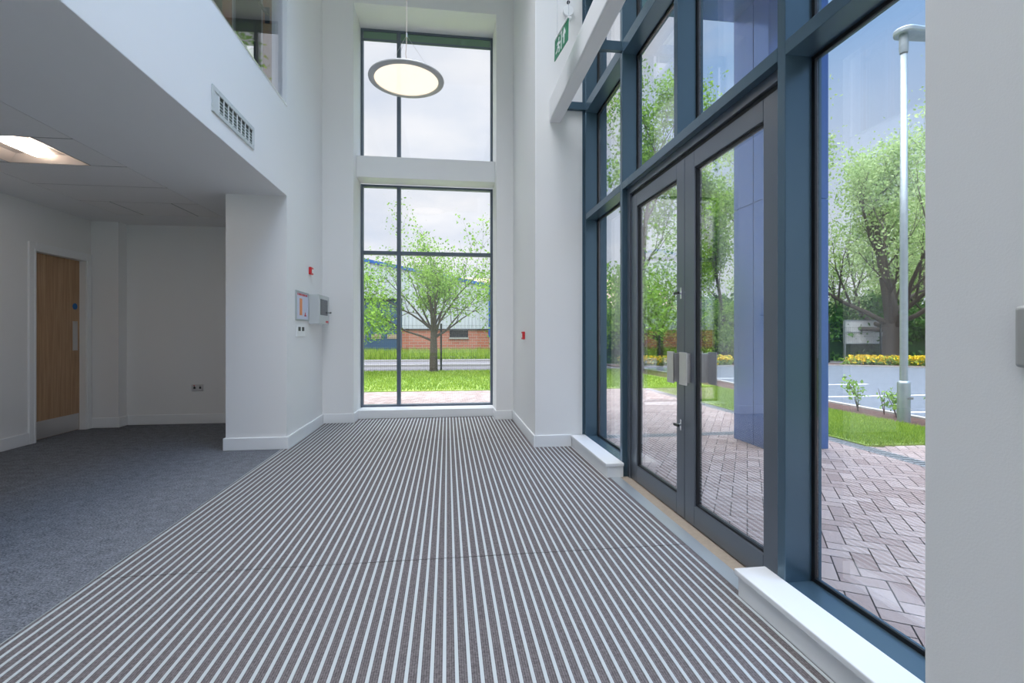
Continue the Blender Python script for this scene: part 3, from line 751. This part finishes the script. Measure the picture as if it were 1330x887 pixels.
# pavers
BW = .1; ang = math.radians(33); ca, sa = math.cos(ang), math.sin(ang)
def in_pav(x, y):
    if 1.60 < x < 4.42 and -2.6 < y < 10.38: return True
    if -7 < x <= 1.66 and 7.38 < y < 10.38: return True
    if 4.30 < x < 5.9 and -2.6 < y < 4.66: return True
    return False
vs = []; sh = []
rng = np.random.default_rng(3)
for i in range(-260, 260):
    for j in range(-90, 90):
        ox = (i + 4 * j) * BW; oy = i * BW
        cx = ox * ca + oy * sa; cy = -ox * sa + oy * ca
        if cx < -8 or cx > 7 or cy < -4 or cy > 12: continue
        for (x0, y0, x1, y1) in ((0, 0, 2, 1), (0, 1, 1, 3)):
            g = .0035
            q = []
            for (a, c) in ((x0 * BW + g, y0 * BW + g), (x1 * BW - g, y0 * BW + g), (x1 * BW - g, y1 * BW - g), (x0 * BW + g, y1 * BW - g)):
                X = ox + a; Y = oy + c; q.append((X * ca + Y * sa, -X * sa + Y * ca, OZ))
            mx_ = sum(p_[0] for p_ in q) / 4; my_ = sum(p_[1] for p_ in q) / 4
            if in_pav(mx_, my_): vs += q; sh.append(rng.random())
pv = fastmesh('paving', vs, 4, 'paver', sh)
struct(pv, 'buff herringbone brick paving outside the glass', 'paving')
b = MB(); b.box(1.56, 6.0, -2.7, 10.4, -.11, OZ - .006); b.box(-7.1, 1.56, 7.35, 10.4, -.11, OZ - .006)
b.build('paving_bed', 'brickjoint', pv)
# lawn
b = MB(); b.prism([(-14, 10.3), (4.36, 10.3), (4.36, 4.64), (5.84, 4.60), (5.90, 10.6), (5.75, 13.5), (5.6, 15.9), (-14, 15.9)], 'z', -.11, -.004)
lw = struct(b.build('lawn', 'lawn'), 'bright green lawn between the paving and the fence', 'lawn')
def blades(name, polys, n, h, w, mat='blade', parent=None, z=-.006):
    r = np.random.default_rng(11); V = []; S = []
    tot = sum((x1 - x0) * (y1 - y0) for x0, x1, y0, y1 in polys)
    for x0, x1, y0, y1 in polys:
        k = int(n * (x1 - x0) * (y1 - y0) / tot)
        x = r.uniform(x0, x1, k); y = r.uniform(y0, y1, k); a = r.uniform(0, 2 * PI, k); hh = h * r.uniform(.5, 1.3, k); lx = r.normal(0, .35, k) * hh; ly = r.normal(0, .35, k) * hh
        dx = np.cos(a) * w / 2; dy = np.sin(a) * w / 2
        tri = np.stack([np.stack([x - dx, y - dy, np.full(k, z)], 1), np.stack([x + dx, y + dy, np.full(k, z)], 1), np.stack([x + lx, y + ly, z + hh], 1)], 1)
        V.append(tri.reshape(-1, 3)); S.append(r.random(k))
    return fastmesh(name, np.concatenate(V), 3, mat, np.concatenate(S), parent)
o = blades('grass', [(4.37, 5.86, 4.62, 10.3)], 45000, .045, .009); tag(o, 'short lawn grass beside the bark bed', 'grass', kind='stuff')
o = blades('grass', [(-5, 5.6, 10.32, 15.8)], 42000, .05, .02); tag(o, 'lawn grass seen through the tall window', 'grass', kind='stuff')
o = blades('long_grass', [(-12, 6, 22.6, 26.6)], 16000, .42, .05); tag(o, 'long rough grass at the foot of the brick building', 'grass', kind='stuff')
# beds, tarmac, kerbs
slab('bark_bed', [(5.80, -2.6), (6.50, -2.6), (6.50, 9), (6.75, 11.5), (6.5, 15.5), (5.55, 15.8), (5.75, 13.5), (5.90, 10.6), (5.84, 4.6)], -.11, -.010, 'mulch', 'brown bark mulch planting bed', 'planting bed')
slab('car_park', [(6.5, -2.6), (30, -2.6), (30, 11), (17.5, 14.6), (14, 17.1), (6.2, 16.9), (6.45, 15.4), (6.7, 11.5), (6.45, 9)], -.11, -.026, 'tarmac', 'blue grey block paved car park', 'car park')
def ribbon(mb, pts, w, z0, z1):
    for i in range(len(pts) - 1):
        a = Vector((*pts[i], 0)); c = Vector((*pts[i + 1], 0)); d = (c - a).normalized(); n = Vector((-d.y, d.x, 0)) * w / 2
        mb.prism([tuple((a - n)[:2]), tuple((c - n)[:2]), tuple((c + n)[:2]), tuple((a + n)[:2])], 'z', z0, z1)
b = MB(); ribbon(b, [(6.52, -2.6), (6.52, 9), (6.77, 11.5), (6.52, 15.5), (6.25, 16.9), (14, 17.15), (17.6, 14.7), (30, 11.05)], .10, -.11, .015)
struct(b.build('kerb', 'kerb'), 'pale concrete kerb edging the car park', 'kerb')
b = MB()
for y, x1 in ((6.62, 13), (8.46, 13), (10.5, 9.9), (12.4, 9.9), (4.7, 13)): b.box(6.6, x1, y - .045, y + .045, -.03, -.0225)
struct(b.build('parking_lines', 'line'), 'white painted parking bay lines', 'road marking')
b = MB(); b.box(4.20, 4.38, -2.6, 10.2, -.03, OZ + .003)
for k in range(200): b.box(4.225, 4.355, -2.5 + k * .06, -2.5 + k * .06 + .022, OZ + .003, OZ + .0045, 2)
b.box(1.62, 4.20, 5.40, 5.56, -.03, OZ + .003)
for k in range(65): b.box(1.64 + k * .04, 1.64 + k * .04 + .016, 5.42, 5.54, OZ + .003, OZ + .0045, 2)
struct(b.build('drain_channel', ['drain', 'galv', 'fence']), 'grey slotted drainage channel in the paving', 'drain')
b = MB(); b.box(5.2, 5.75, 9.9, 10.35, -.006, .002)
tag(b.build('manhole_cover', 'drain', bevel=.002), 'flat grey rectangular inspection cover in the lawn', 'manhole cover')
slab('verge', [(-30, 15.9), (5.55, 15.9), (6.2, 16.95), (14, 17.2), (17.6, 14.8), (40, 9), (40, 22.5), (-30, 22.5)], -.115, -.03, 'soil', 'grey gravel verge and lane beyond the fence', 'verge')
b = MB(); b.box(-20, 5.3, 18.3, 18.45, -.03, .05); b.box(-20, 5.3, 21.5, 21.7, -.03, .06)
struct(b.build('lane_kerb', 'kerb'), 'low kerbs along the lane behind the fence', 'kerb')
slab('rough_bank', [(-30, 22.5), (40, 22.5), (40, 26.9), (-30, 26.9)], -.12, -.02, 'ground', 'rough green bank before the brick building', 'bank')

# blue column + canopy
c = thing('blue_column', (3.54, 4.92, OZ), 'blue metal clad square column outside the glass doors', 'column')
cx0, cx1, cy0, cy1 = 3.225, 3.89, 4.605, 5.22
b = MB()
for z0, z1 in ((OZ, 2.55), (2.556, 4.70)):
    b.box(cx0, cx1, cy0, (cy0 + cy1) / 2 - .05 - .004, z0, z1); b.box(cx0, cx1, (cy0 + cy1) / 2 - .05 + .004, cy1, z0, z1)
b.build('cladding', 'blue', c, bevel=.004)
b = MB(); b.box(cx0 + .012, cx1 - .012, cy0 + .05, cy1 - .05, OZ, 4.70); b.build('core', 'bluejoint', c)
c = thing('entrance_canopy', (2.7, 3.5, 4.7), 'dark blue canopy over the entrance resting on the blue column', 'canopy')
b = MB(); b.box(1.64, 3.90, 1.6, 5.23, 4.70, 5.05); b.build('canopy_box', 'blue', c, bevel=.01)
# lamp post
LX, LY = 6.03, 5.83
c = thing('lamp_post', (LX, LY, -.01), 'galvanised steel lamp post with a thick base standing in the bark bed', 'lamp post')
b = MB(); b.lathe([(.074, -.01), (.074, .50), (.070, .522), (.05, .54), (.0001, .543)], (LX, LY, 0), 28); b.build('base_sleeve', 'galv', c, smooth=True)
b = MB(); b.lathe([(.045, .5), (.044, 2.2), (.038, 5.0), (.0001, 5.0)], (LX, LY, 0), 24); b.build('pole', 'galv', c, smooth=True)
b = MB(); b.lathe([(.045, 4.90), (.052, 4.94), (.052, 5.12), (.045, 5.16), (.0001, 5.16)], (LX, LY, 0), 24); b.build('spigot', 'galv', c, smooth=True)
b = MB(); hd = []
for i in range(20):
    a = PI / 2 + PI * i / 19; hd.append((LX + .02 + .13 * math.cos(a), LY + .13 * math.sin(a)))
hd += [(LX + .50, LY - .10), (LX + .62, LY - .05), (LX + .62, LY + .05), (LX + .50, LY + .10)]
b.prism(hd, 'z', 5.14, 5.22); b.build('lamp_head', 'galv', c, bevel=.02)
b = MB(); b.box(LX - .04, LX + .04, LY - .1, LY - .094, .30, .33); b.build('access_mark', 'drain', c)

# ------------------------------------------------------------------ plants
def leaves_at(P, n, spread, size, r, flat=.6):
    """n leaf quads scattered about the points P"""
    P = np.asarray(P); idx = r.integers(0, len(P), n)
    c = P[idx] + r.normal(0, spread, (n, 3)) * np.array([1, 1, .8])
    a = r.normal(size=(n, 3)); a /= np.linalg.norm(a, axis=1)[:, None]
    q = r.normal(size=(n, 3)); q -= a * (q * a).sum(1)[:, None]; q /= np.linalg.norm(q, axis=1)[:, None]
    s = size * r.uniform(.6, 1.4, n)[:, None]
    return np.stack([c - a * s, c + q * s * flat, c + a * s, c - q * s * flat], 1).reshape(-1, 3), r.random(n)

def tree(name, label, base, H, R, seed, tr=.12, nleaf=9000, lsize=.05, mat='leaf', trunk_h=.3, spread=.16, lean=(0, 0), up=.35, nb=9, group=None, maxd=3, lead=.62, el=(.2, 1.0), lk=9, bt=.42):
    rd = random.Random(seed); r = np.random.default_rng(seed)
    root = thing(name, base, label, 'tree', group)
    strokes = []; tips = []
    def branch(p, d, L, rad, depth):
        n = 5 if depth < 2 else 3; pts = [p.copy()]; rr = [rad]; q = p.copy(); dd = d.copy()
        for i in range(n):
            dd = (dd + Vector((rd.gauss(0, .15), rd.gauss(0, .15), rd.gauss(.02, .08) + .05 * up))).normalized()
            q = q + dd * (L / n); pts.append(q.copy()); rr.append(rad * (1 - .8 * (i + 1) / n))
        strokes.append((pts, rr, 7 if depth <= 1 else 4))
        if depth >= maxd:
            tips.extend(tuple(x) for x in pts[1:]); return
        if depth == maxd - 1: tips.extend(tuple(x) for x in pts[3:])
        k = rd.randint(4, 6) if depth else lk
        for i in range(k):
            t_ = .3 + .7 * (i + rd.random()) / k; j = min(int(t_ * n), n - 1); f = t_ * n - j
            s0 = pts[j].lerp(pts[j + 1], f); a = rd.uniform(0, 2 * PI)
            side = dd.orthogonal().normalized(); side.rotate(Matrix.Rotation(a, 3, dd))
            nd = (dd * rd.uniform(.5, .9) + side * rd.uniform(.5, .9) + Vector((0, 0, up * .4))).normalized()
            branch(s0, nd, L * rd.uniform(.42, .6), max(rad * (1 - .7 * t_) * .6, .004), depth + 1)
    ht = H * trunk_h; O = Vector((0, 0, 0))
    top = Vector((lean[0], lean[1], ht))
    branch(top, Vector((0, 0, 1)), (H - ht) * lead, tr * .7, 0)
    for i in range(nb):
        a = 2 * PI * (i + rd.random() * .6) / nb; e_ = rd.uniform(*el)
        d = Vector((math.cos(a) * math.cos(e_), math.sin(a) * math.cos(e_), math.sin(e_)))
        t_ = rd.uniform(.75, 1.0)
        branch(top * t_, d, R * rd.uniform(.6, .9), tr * bt, 1)
    T = np.array(tips)
    sz = (H - ht) / (np.percentile(T[:, 2], 98) - ht); rr_ = np.hypot(T[:, 0] - lean[0], T[:, 1] - lean[1]); sx = R / np.percentile(rr_, 96)
    B0 = Vector(base)
    def tf(p):
        z = p[2]
        if z > ht: z = ht + (z - ht) * sz
        k = sx if z > ht * .6 else 1.0
        return B0 + Vector((lean[0] * min(z / ht, 1) + (p[0] - lean[0] * min(z / ht, 1)) * k, lean[1] * min(z / ht, 1) + (p[1] - lean[1] * min(z / ht, 1)) * k, z))
    mb = MB()
    tp = [B0 - Vector((0, 0, .1)), B0 + Vector((0, 0, ht * .08)), B0 + Vector((lean[0] * .5, lean[1] * .5, ht * .5)), B0 + top]
    mb.tube(tp, [tr * 1.5, tr * 1.12, tr, tr * .8], 10, cap=False)
    for pts, rr, n in strokes: mb.tube([tf(p) for p in pts], rr, n, cap=False)
    mb.build('trunk_and_branches', 'bark', root, smooth=True)
    lv, s_ = leaves_at([tuple(tf(p)) for p in tips], nleaf, spread, lsize, r)
    lv[:, 2] = np.maximum(lv[:, 2], .05)
    fastmesh('foliage', lv, 4, mat, s_, root)
    return root

tree('young_tree', 'young spreading tree on the lawn edge in the middle of the tall window', (-.42, 15.45, -.02), 4.4, 2.35, 22, tr=.115, nleaf=9500, lsize=.040, trunk_h=.29, spread=.14, up=.3, nb=14, lead=.28, el=(.4, 1.25), lk=4, bt=.33)
tree('young_tree', 'young tree at the left side of the tall window before the blue shutter', (-3.6, 14.6, -.02), 4.9, 2.2, 5, tr=.10, nleaf=9000, lsize=.042, trunk_h=.26, spread=.14, up=.2, nb=11, lead=.5, el=(.3, 1.1), lk=5, bt=.33)
tree('young_tree', 'young tree cut off by the right side of the tall window', (2.75, 14.4, -.02), 4.9, 2.1, 9, tr=.10, nleaf=9000, lsize=.042, trunk_h=.26, spread=.14, up=.2, nb=11, lead=.5, el=(.3, 1.1), lk=5, bt=.33)
tree('tall_tree', 'tall slender tree seen through the upper panes left of the doors', (6.1, 15.2, -.02), 9.8, 2.2, 31, tr=.15, nleaf=18000, lsize=.055, trunk_h=.10, spread=.2)
tree('tall_tree', 'tall leafy tree seen through the glazing beside the white wall block', (4.9, 18.2, -.02), 11.5, 2.3, 33, tr=.16, nleaf=26000, lsize=.06, trunk_h=.08, spread=.24)
tree('tall_tree', 'tall tree behind the door glass just left of the blue column', (11.2, 18.7, -.02), 7.6, 1.7, 35, tr=.15, nleaf=20000, lsize=.06, trunk_h=.08, spread=.22)
tree('mature_tree', 'mature tree with heavy low limbs behind the lamp post', (19.3, 19.2, -.02), 9.6, 5.4, 44, tr=.40, nleaf=25000, lsize=.068, trunk_h=.17, spread=.34, mat='leaf_soft', nb=9, lead=.5, el=(.1, .9), bt=.3, lk=7)
tree('mature_tree', 'tall green tree at the left of the right hand pane', (16.0, 21.8, -.02), 12.6, 3.0, 47, tr=.24, nleaf=19000, lsize=.07, trunk_h=.14, spread=.34, mat='leaf_soft', nb=9, bt=.3)
tree('mature_tree', 'full tree beyond the mature tree at the right end of the view', (24.5, 23.0, -.02), 11.5, 4.6, 49, tr=.30, nleaf=22000, lsize=.075, trunk_h=.14, spread=.38, mat='leaf_soft', nb=9, bt=.3)

def hedge(label, x0, x1, y, depth, h, n, seed, mat='leaf_dark', ls=.10):
    r = np.random.default_rng(seed)
    root = thing('hedge', ((x0 + x1) / 2, y, -.02), label, 'hedge')
    m = MB(); N = 40; K = 10; grid = []
    for i in range(N + 1):
        x = x0 + (x1 - x0) * i / N; row = []
        hh = h * (.72 + .28 * noise.noise(Vector((x * .6, seed, 0))))
        for k in range(K + 1):
            a = PI * k / K
            d_ = depth / 2 * (1 + .25 * noise.noise(Vector((x * .9, k * .7, seed))))
            row.append((x, y - math.cos(a) * d_, -.05 + math.sin(a) ** .6 * hh * .93 if 0 < k < K else -.05))
        grid.append(row)
    for row in grid: m.v += row
    for i in range(N):
        for k in range(K):
            a = i * (K + 1) + k; m.f.append((a, a + 1, a + K + 2, a + K + 1)); m.m.append(0)
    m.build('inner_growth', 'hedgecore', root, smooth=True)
    P = np.array([p_ for row in grid for p_ in row[:7]])
    lv, s_ = leaves_at(P, n, .22, ls, r); lv[:, 2] = np.maximum(lv[:, 2], -.05)
    fastmesh('foliage', lv, 4, mat, s_, root)
hedge('dark green hedge behind the car park fence at the right', 11.5, 30, 21.6, 2.4, 3.6, 30000, 2)
hedge('green hedge behind the fence seen through the door glass', 6.2, 11.3, 20.6, 2.0, 2.6, 12000, 3)

# saplings in the bark bed
def sapling(x, y, h, n, label, leafy=True, seed=1):
    rd = random.Random(seed); r = np.random.default_rng(seed)
    root = thing('sapling', (x, y, -.01), label, 'young plant')
    m = MB(); tips = []
    for k in range(3 if leafy else 2):
        a = rd.uniform(0, 2 * PI); hh = h * rd.uniform(.7, 1)
        pts = [Vector((x, y, -.02)), Vector((x + .05 * math.cos(a), y + .05 * math.sin(a), hh * .5)), Vector((x + .12 * math.cos(a), y + .12 * math.sin(a), hh))]
        m.tube(pts, [.007, .005, .003], 5); tips += [tuple(pts[1].lerp(pts[2], t_)) for t_ in (0, .35, .7, 1)]
    m.build('stem', 'bark' if leafy else 'mulch', root)
    if leafy:
        lv, s_ = leaves_at(tips, n, .055, .032, r); fastmesh('foliage', lv, 4, 'leaf', s_, root)
sapling(6.2, 6.75, .48, 120, 'leafy sapling in the bark bed left of the lamp post', seed=3)
sapling(6.25, 6.15, .42, 110, 'leafy sapling right beside the lamp post base', seed=4)
sapling(6.3, 5.55, .42, 110, 'leafy sapling in the bark bed right of the lamp post', seed=6)
sapling(6.15, 7.3, .55, 0, 'bare reddish stem at the left end of the bark bed', leafy=False, seed=7)
sapling(6.3, 6.4, .36, 0, 'bare reddish twig between the two leafy saplings', leafy=False, seed=8)
sapling(6.3, 11.2, .75, 200, 'thin leafy sapling seen through the door glass beside the blue column', seed=9)

# flower bed along far kerb
def flowers(label, line, n, seed):
    r = np.random.default_rng(seed); P = []
    for i in range(len(line) - 1):
        for t_ in np.linspace(0, 1, 30):
            P.append((line[i][0] * (1 - t_) + line[i + 1][0] * t_, line[i][1] * (1 - t_) + line[i + 1][1] * t_, .10))
    P = np.array(P)
    lv, s_ = leaves_at(P, n, .14, .055, r); lv[:, 2] = np.clip(lv[:, 2], -.03, .35)
    root = thing('flower_bed', tuple(P[0] * (1, 1, 0)), label, 'flowers', kind='stuff')
    fastmesh('foliage', lv, 4, 'leaf', s_, root)
    keep = r.random(len(P)) > .35
    lv, s_ = leaves_at(P[keep] + np.array([0, -.05, .12]), n, .10, .045, r); lv[:, 2] = np.clip(lv[:, 2], 0, .38)
    fastmesh('petals', lv, 4, 'yellow', s_, root)
flowers('yellow flowers along the far kerb under the mature tree', [(15.3, 17.15), (17.9, 15.9), (19.0, 15.5)], 3500, 1)
flowers('yellow flowers beyond the lawn seen through the left door leaf', [(6.4, 17.25), (10.5, 17.5)], 2800, 2)
slab('flower_border', [(6.0, 17.05), (14, 17.25), (17.7, 14.85), (26, 12.3), (26, 13.6), (18.2, 16.6), (14, 18.3), (6.0, 18.2)], -.05, .0, 'mulch', 'bark border behind the far kerb', 'planting bed')

# ------------------------------------------------------------------ fence
f = thing('mesh_fence', (0, 16, 0), 'dark wire mesh fence with slim posts behind the lawn', 'fence')
line = [(-8.15, 16.0), (5.0, 16.1), (6.0, 18.45), (26.0, 18.95)]
posts = []
for i in range(len(line) - 1):
    a = Vector(line[i]); c_ = Vector(line[i + 1]); L = (c_ - a).length; n = max(1, round(L / 2.55))
    for k in range(n + (1 if i == len(line) - 2 else 0)): posts.append(a.lerp(c_, k / n))
posts = [p_ + Vector((.06, 0)) if p_.x < 6 else p_ + Vector((-.2, 0)) for p_ in posts]
for p_ in posts:
    b = MB(); b.box(p_.x - .03, p_.x + .03, p_.y - .03, p_.y + .03, -.05, 1.50 if p_.x < 6 else 1.60); b.build('post', 'fence', f)
b = MB()
for i in range(len(posts) - 1):
    a = posts[i]; c_ = posts[i + 1]; d = (c_ - a); L = d.length; n = int(L / .06)
    for k in range(1, n):
        q = a.lerp(c_, k / n); b.box(q.x - .002, q.x + .002, q.y - .002, q.y + .002, -.02, 1.46)
    for z in (.02, .35, .7, 1.05, 1.44):
        b.tube([(a.x, a.y, z), (c_.x, c_.y, z)], .0035, 4)
b.build('wire_mesh', 'fence', f)

# ------------------------------------------------------------------ industrial building
YB2 = 27.0
bd = thing('industrial_building', (-4, YB2, -.1), 'low brick and white clad industrial building with blue roof edge', 'building')
zr = lambda x: 4.70 - .19 * (x + 2.6) if x > -9 else 4.70 + .19 * 6.4 + .19 * (x + 9)
b = MB(); b.box(-24, -5.35, YB2, YB2 + .3, -.1, 1.41); b.box(-2.42, .12, YB2, YB2 + .3, -.1, 1.41); b.box(1.13, 2.30, YB2, YB2 + .3, -.1, 1.41); b.box(.12, 1.13, YB2, YB2 + .3, -.1, .90); b.box(2.0, 2.30, YB2 + .3, YB2 + 18, -.1, 1.41)
b.build('brick_wall', 'brick', bd)
b = MB(); x = -24.0; P_ = .20
while x < 2.30:
    x1 = min(x + P_ * .55, 2.30); zt = lambda q: zr(q)
    zb = 1.41 if (x > -2.43 or x < -5.3) else 3.06
    b.add([(x, YB2 - .05, zb), (x1, YB2 - .05, zb), (x1, YB2 - .05, zt(x1)), (x, YB2 - .05, zt(x)), (x, YB2 + .25, zb), (x1, YB2 + .25, zb), (x1, YB2 + .25, zt(x1)), (x, YB2 + .25, zt(x))],
          [(0, 1, 2, 3), (0, 4, 5, 1), (1, 5, 6, 2), (2, 6, 7, 3), (0, 3, 7, 4), (4, 7, 6, 5)])
    x2 = min(x + P_, 2.30)
    if x2 > x1: b.add([(x1, YB2, zb), (x2, YB2, zb), (x2, YB2, zt(x2)), (x1, YB2, zt(x1)), (x1, YB2 + .25, zb), (x2, YB2 + .25, zb), (x2, YB2 + .25, zt(x2)), (x1, YB2 + .25, zt(x1))],
          [(0, 1, 2, 3), (0, 4, 5, 1), (1, 5, 6, 2), (2, 6, 7, 3), (0, 3, 7, 4), (4, 7, 6, 5)])
    x += P_
b.box(2.05, 2.30, YB2 + .25, YB2 + 18, 1.41, 3.75)
b.build('ribbed_cladding', 'clad', bd)
b = MB()
for xa, xb in ((-24, -9), (-9, 2.45)):
    za, zb = zr(xa + (.001 if xa > -10 else 0)), zr(xb if xb > -8 else -9.0)
    if xb == -9: zb = zr(-8.999)
    if xa == -9: za = zr(-8.999)
    b.add([(xa, YB2 - .12, za - .02), (xb, YB2 - .12, zb - .02), (xb, YB2 - .12, zb + .14), (xa, YB2 - .12, za + .14), (xa, YB2 + .3, za - .02), (xb, YB2 + .3, zb - .02), (xb, YB2 + .3, zb + .14), (xa, YB2 + .3, za + .14)],
          [(0, 1, 2, 3), (4, 7, 6, 5), (0, 4, 5, 1), (2, 6, 7, 3), (0, 3, 7, 4), (1, 5, 6, 2)])
b.box(2.24, 2.42, YB2 - .10, YB2 + .02, 1.0, 3.75)
b.build('blue_roof_edge', 'verge', bd)
b = MB(); za = zr(-8.999) + .12
b.add([(-9, YB2 + .3, za), (2.45, YB2 + .3, zr(2.45) + .12), (2.45, YB2 + 18, zr(2.45) + .12), (-9, YB2 + 18, za), (-24, YB2 + .3, zr(-24) + .12), (-24, YB2 + 18, zr(-24) + .12)], [(0, 1, 2, 3), (0, 3, 5, 4)])
b.build('roof', 'clad', bd)
b = MB(); b.box(-5.35, -2.42, YB2 + .02, YB2 + .2, -.1, 2.98)
for k in range(20): b.box(-5.35, -2.42, YB2 - .005, YB2 + .02, -.05 + k * .15, -.05 + k * .15 + .13)
rd_ = b.build('roller_shutter', 'rollblue', bd)
for xx in (-4.85, -4.02, -3.19):
    b = MB(); b.box(xx, xx + .52, YB2 - .02, YB2 - .006, .91, 1.16); o = b.build('vision_panel', 'tanroof', None); o.parent = rd_; 
b = MB(); b.box(-5.4, -2.38, YB2 - .12, YB2 + .1, 2.98, 3.08); b.build('lintel', 'fence', bd)
b = MB(); b.box(-2.42, 2.3, YB2 - .07, YB2 + .05, 1.40, 1.45); b.build('base_flashing', 'fence', bd)
b = MB(); frame_ring(b, .12, 1.13, .99, 1.38, YB2 + .05, YB2 + .12, .03); b.box(.13, 1.12, YB2 + .10, YB2 + .11, 1.0, 1.37, 1)
for k in range(1, 8): b.box(.12 + k * .126, .135 + k * .126, YB2 + .04, YB2 + .10, 1.0, 1.37)
b.box(.12, 1.13, YB2 + .04, YB2 + .10, 1.18, 1.195)
bw_ = b.build('barred_window', ['fence', 'screen'], bd)
b = MB(); b.box(.10, 1.15, YB2 - .06, YB2 + .1, .90, .99); o = b.build('window_sill', 'kerb'); o.parent = bw_
# tan roofed shed beyond
bd = thing('distant_building', (9, 46, 0), 'pale distant building with tan roof beyond the brick building', 'building')
b = MB(); b.box(-1, 22, 46, 60, -.1, 3.6); b.build('wall', 'clad', bd)
b = MB(); b.prism([(45.4, 3.6), (60.6, 3.6), (53, 7.2)], 'x', -1.3, 22.3); b.build('roof', 'tanroof', bd)

# noticeboard back seen behind the mature tree
s = thing('notice_board', (18.7, 20.0, 0), 'pale board on posts behind the mature tree', 'board')
b = MB(); b.box(17.65, 19.85, 19.98, 20.03, .75, 1.75); b.build('board', 'signback', s)
b = MB()
for xx in (17.63, 19.85): b.box(xx, xx + .06, 19.93, 19.99, -.05, 1.80)
b.box(17.63, 19.91, 19.96, 19.98, 1.75, 1.80); b.box(17.63, 19.91, 19.96, 19.98, .72, .76); b.box(17.63, 19.91, 19.96, 19.98, 1.22, 1.26)
b.build('board_frame', 'galv', s)

# ------------------------------------------------------------------ world
w = bpy.data.worlds.new('sky'); SC.world = w; w.use_nodes = True; nt = w.node_tree; nt.nodes.clear()
out = nt.nodes.new('ShaderNodeOutputWorld'); bg = nt.nodes.new('ShaderNodeBackground')
tc = nt.nodes.new('ShaderNodeTexCoord'); sp = nt.nodes.new('ShaderNodeSeparateXYZ'); nt.links.new(tc.outputs['Generated'], sp.inputs[0])
def N(op, a, b_=None, c_=None, clamp=False):
    x = nt.nodes.new('ShaderNodeMath'); x.operation = op; x.use_clamp = clamp
    for i, q in enumerate((a, b_, c_)):
        if q is None: continue
        if isinstance(q, (int, float)): x.inputs[i].default_value = q
        else: nt.links.new(q, x.inputs[i])
    return x.outputs[0]
def mixc(f, a, b_):
    x = nt.nodes.new('ShaderNodeMix'); x.data_type = 'RGBA'
    nt.links.new(f, x.inputs['Factor'])
    for nm, q in (('A', a), ('B', b_)):
        if isinstance(q, tuple): x.inputs[nm].default_value = (*q, 1)
        else: nt.links.new(q, x.inputs[nm])
    return x.outputs['Result']
X, Y, Z = sp.outputs
zc = N('MAXIMUM', Z, 0.0)
# cloud layer projected on a high plane
inv = N('DIVIDE', 1.0, N('ADD', zc, 0.22))
cb = nt.nodes.new('ShaderNodeCombineXYZ'); nt.links.new(N('MULTIPLY', X, inv), cb.inputs[0]); nt.links.new(N('MULTIPLY', Y, inv), cb.inputs[1]); nt.links.new(zc, cb.inputs[2])
n1 = nt.nodes.new('ShaderNodeTexNoise'); n1.inputs['Scale'].default_value = 1.1; n1.inputs['Detail'].default_value = 7; n1.inputs['Roughness'].default_value = .55; n1.inputs['Distortion'].default_value = .4
nt.links.new(cb.outputs[0], n1.inputs['Vector'])
blue = mixc(N('MULTIPLY', zc, 2.2, clamp=True), (0.70, 0.82, 0.97), (0.36, 0.58, 0.92))
# overcast towards the far window, breaking up to the right
over = N('MULTIPLY_ADD', X, -1.25, 0.62, clamp=False)
cl = N('ADD', n1.outputs['Fac'], over)
cl = N('MULTIPLY_ADD', cl, 3.2, -1.75, clamp=True)
low = N('MULTIPLY_ADD', zc, -3.3, 1.5, clamp=True)
cl = N('MAXIMUM', cl, N('MULTIPLY', low, .8))
n2 = nt.nodes.new('ShaderNodeTexNoise'); n2.inputs['Scale'].default_value = 2.3; n2.inputs['Detail'].default_value = 5; nt.links.new(cb.outputs[0], n2.inputs['Vector'])
white = mixc(N('MULTIPLY_ADD', n2.outputs['Fac'], 3.0, -1.0, clamp=True), (0.72, 0.78, 0.88), (0.98, 0.98, 0.99))
sky = mixc(cl, blue, white)
nt.links.new(sky, bg.inputs['Color'])
zen = N('MULTIPLY_ADD', N('MULTIPLY_ADD', zc, 3.0, -1.75, clamp=True), 9.0, 1.0)   # overcast overhead, boosted above the view to brighten ground and hall
nt.links.new(zen, bg.inputs['Strength'])
nt.links.new(bg.outputs[0], out.inputs['Surface'])
# ------------------------------------------------------------------ camera
cam = bpy.data.cameras.new('camera'); co = bpy.data.objects.new('camera', cam); COL.objects.link(co); SC.camera = co
co.location = (0, 0, 1.16); yaw = math.atan(84 / 640)
co.rotation_euler = (PI / 2, 0, -yaw)
cam.sensor_width = 36; cam.lens = 36 * 640 / 1330
cam.shift_y = -(443.5 - 434) / 1330
cam.clip_start = .02; cam.clip_end = 300
SC.view_settings.view_transform = 'Standard'; SC.view_settings.look = 'None'; SC.view_settings.gamma = 1; SC.view_settings.exposure = 0.15
SC.view_settings.use_curve_mapping = False
try:
    SC.cycles.max_bounces = 12; SC.cycles.diffuse_bounces = 7; SC.cycles.glossy_bounces = 6; SC.cycles.transparent_max_bounces = 32
    SC.cycles.use_denoising = True; SC.cycles.sample_clamp_indirect = 6
except Exception: pass
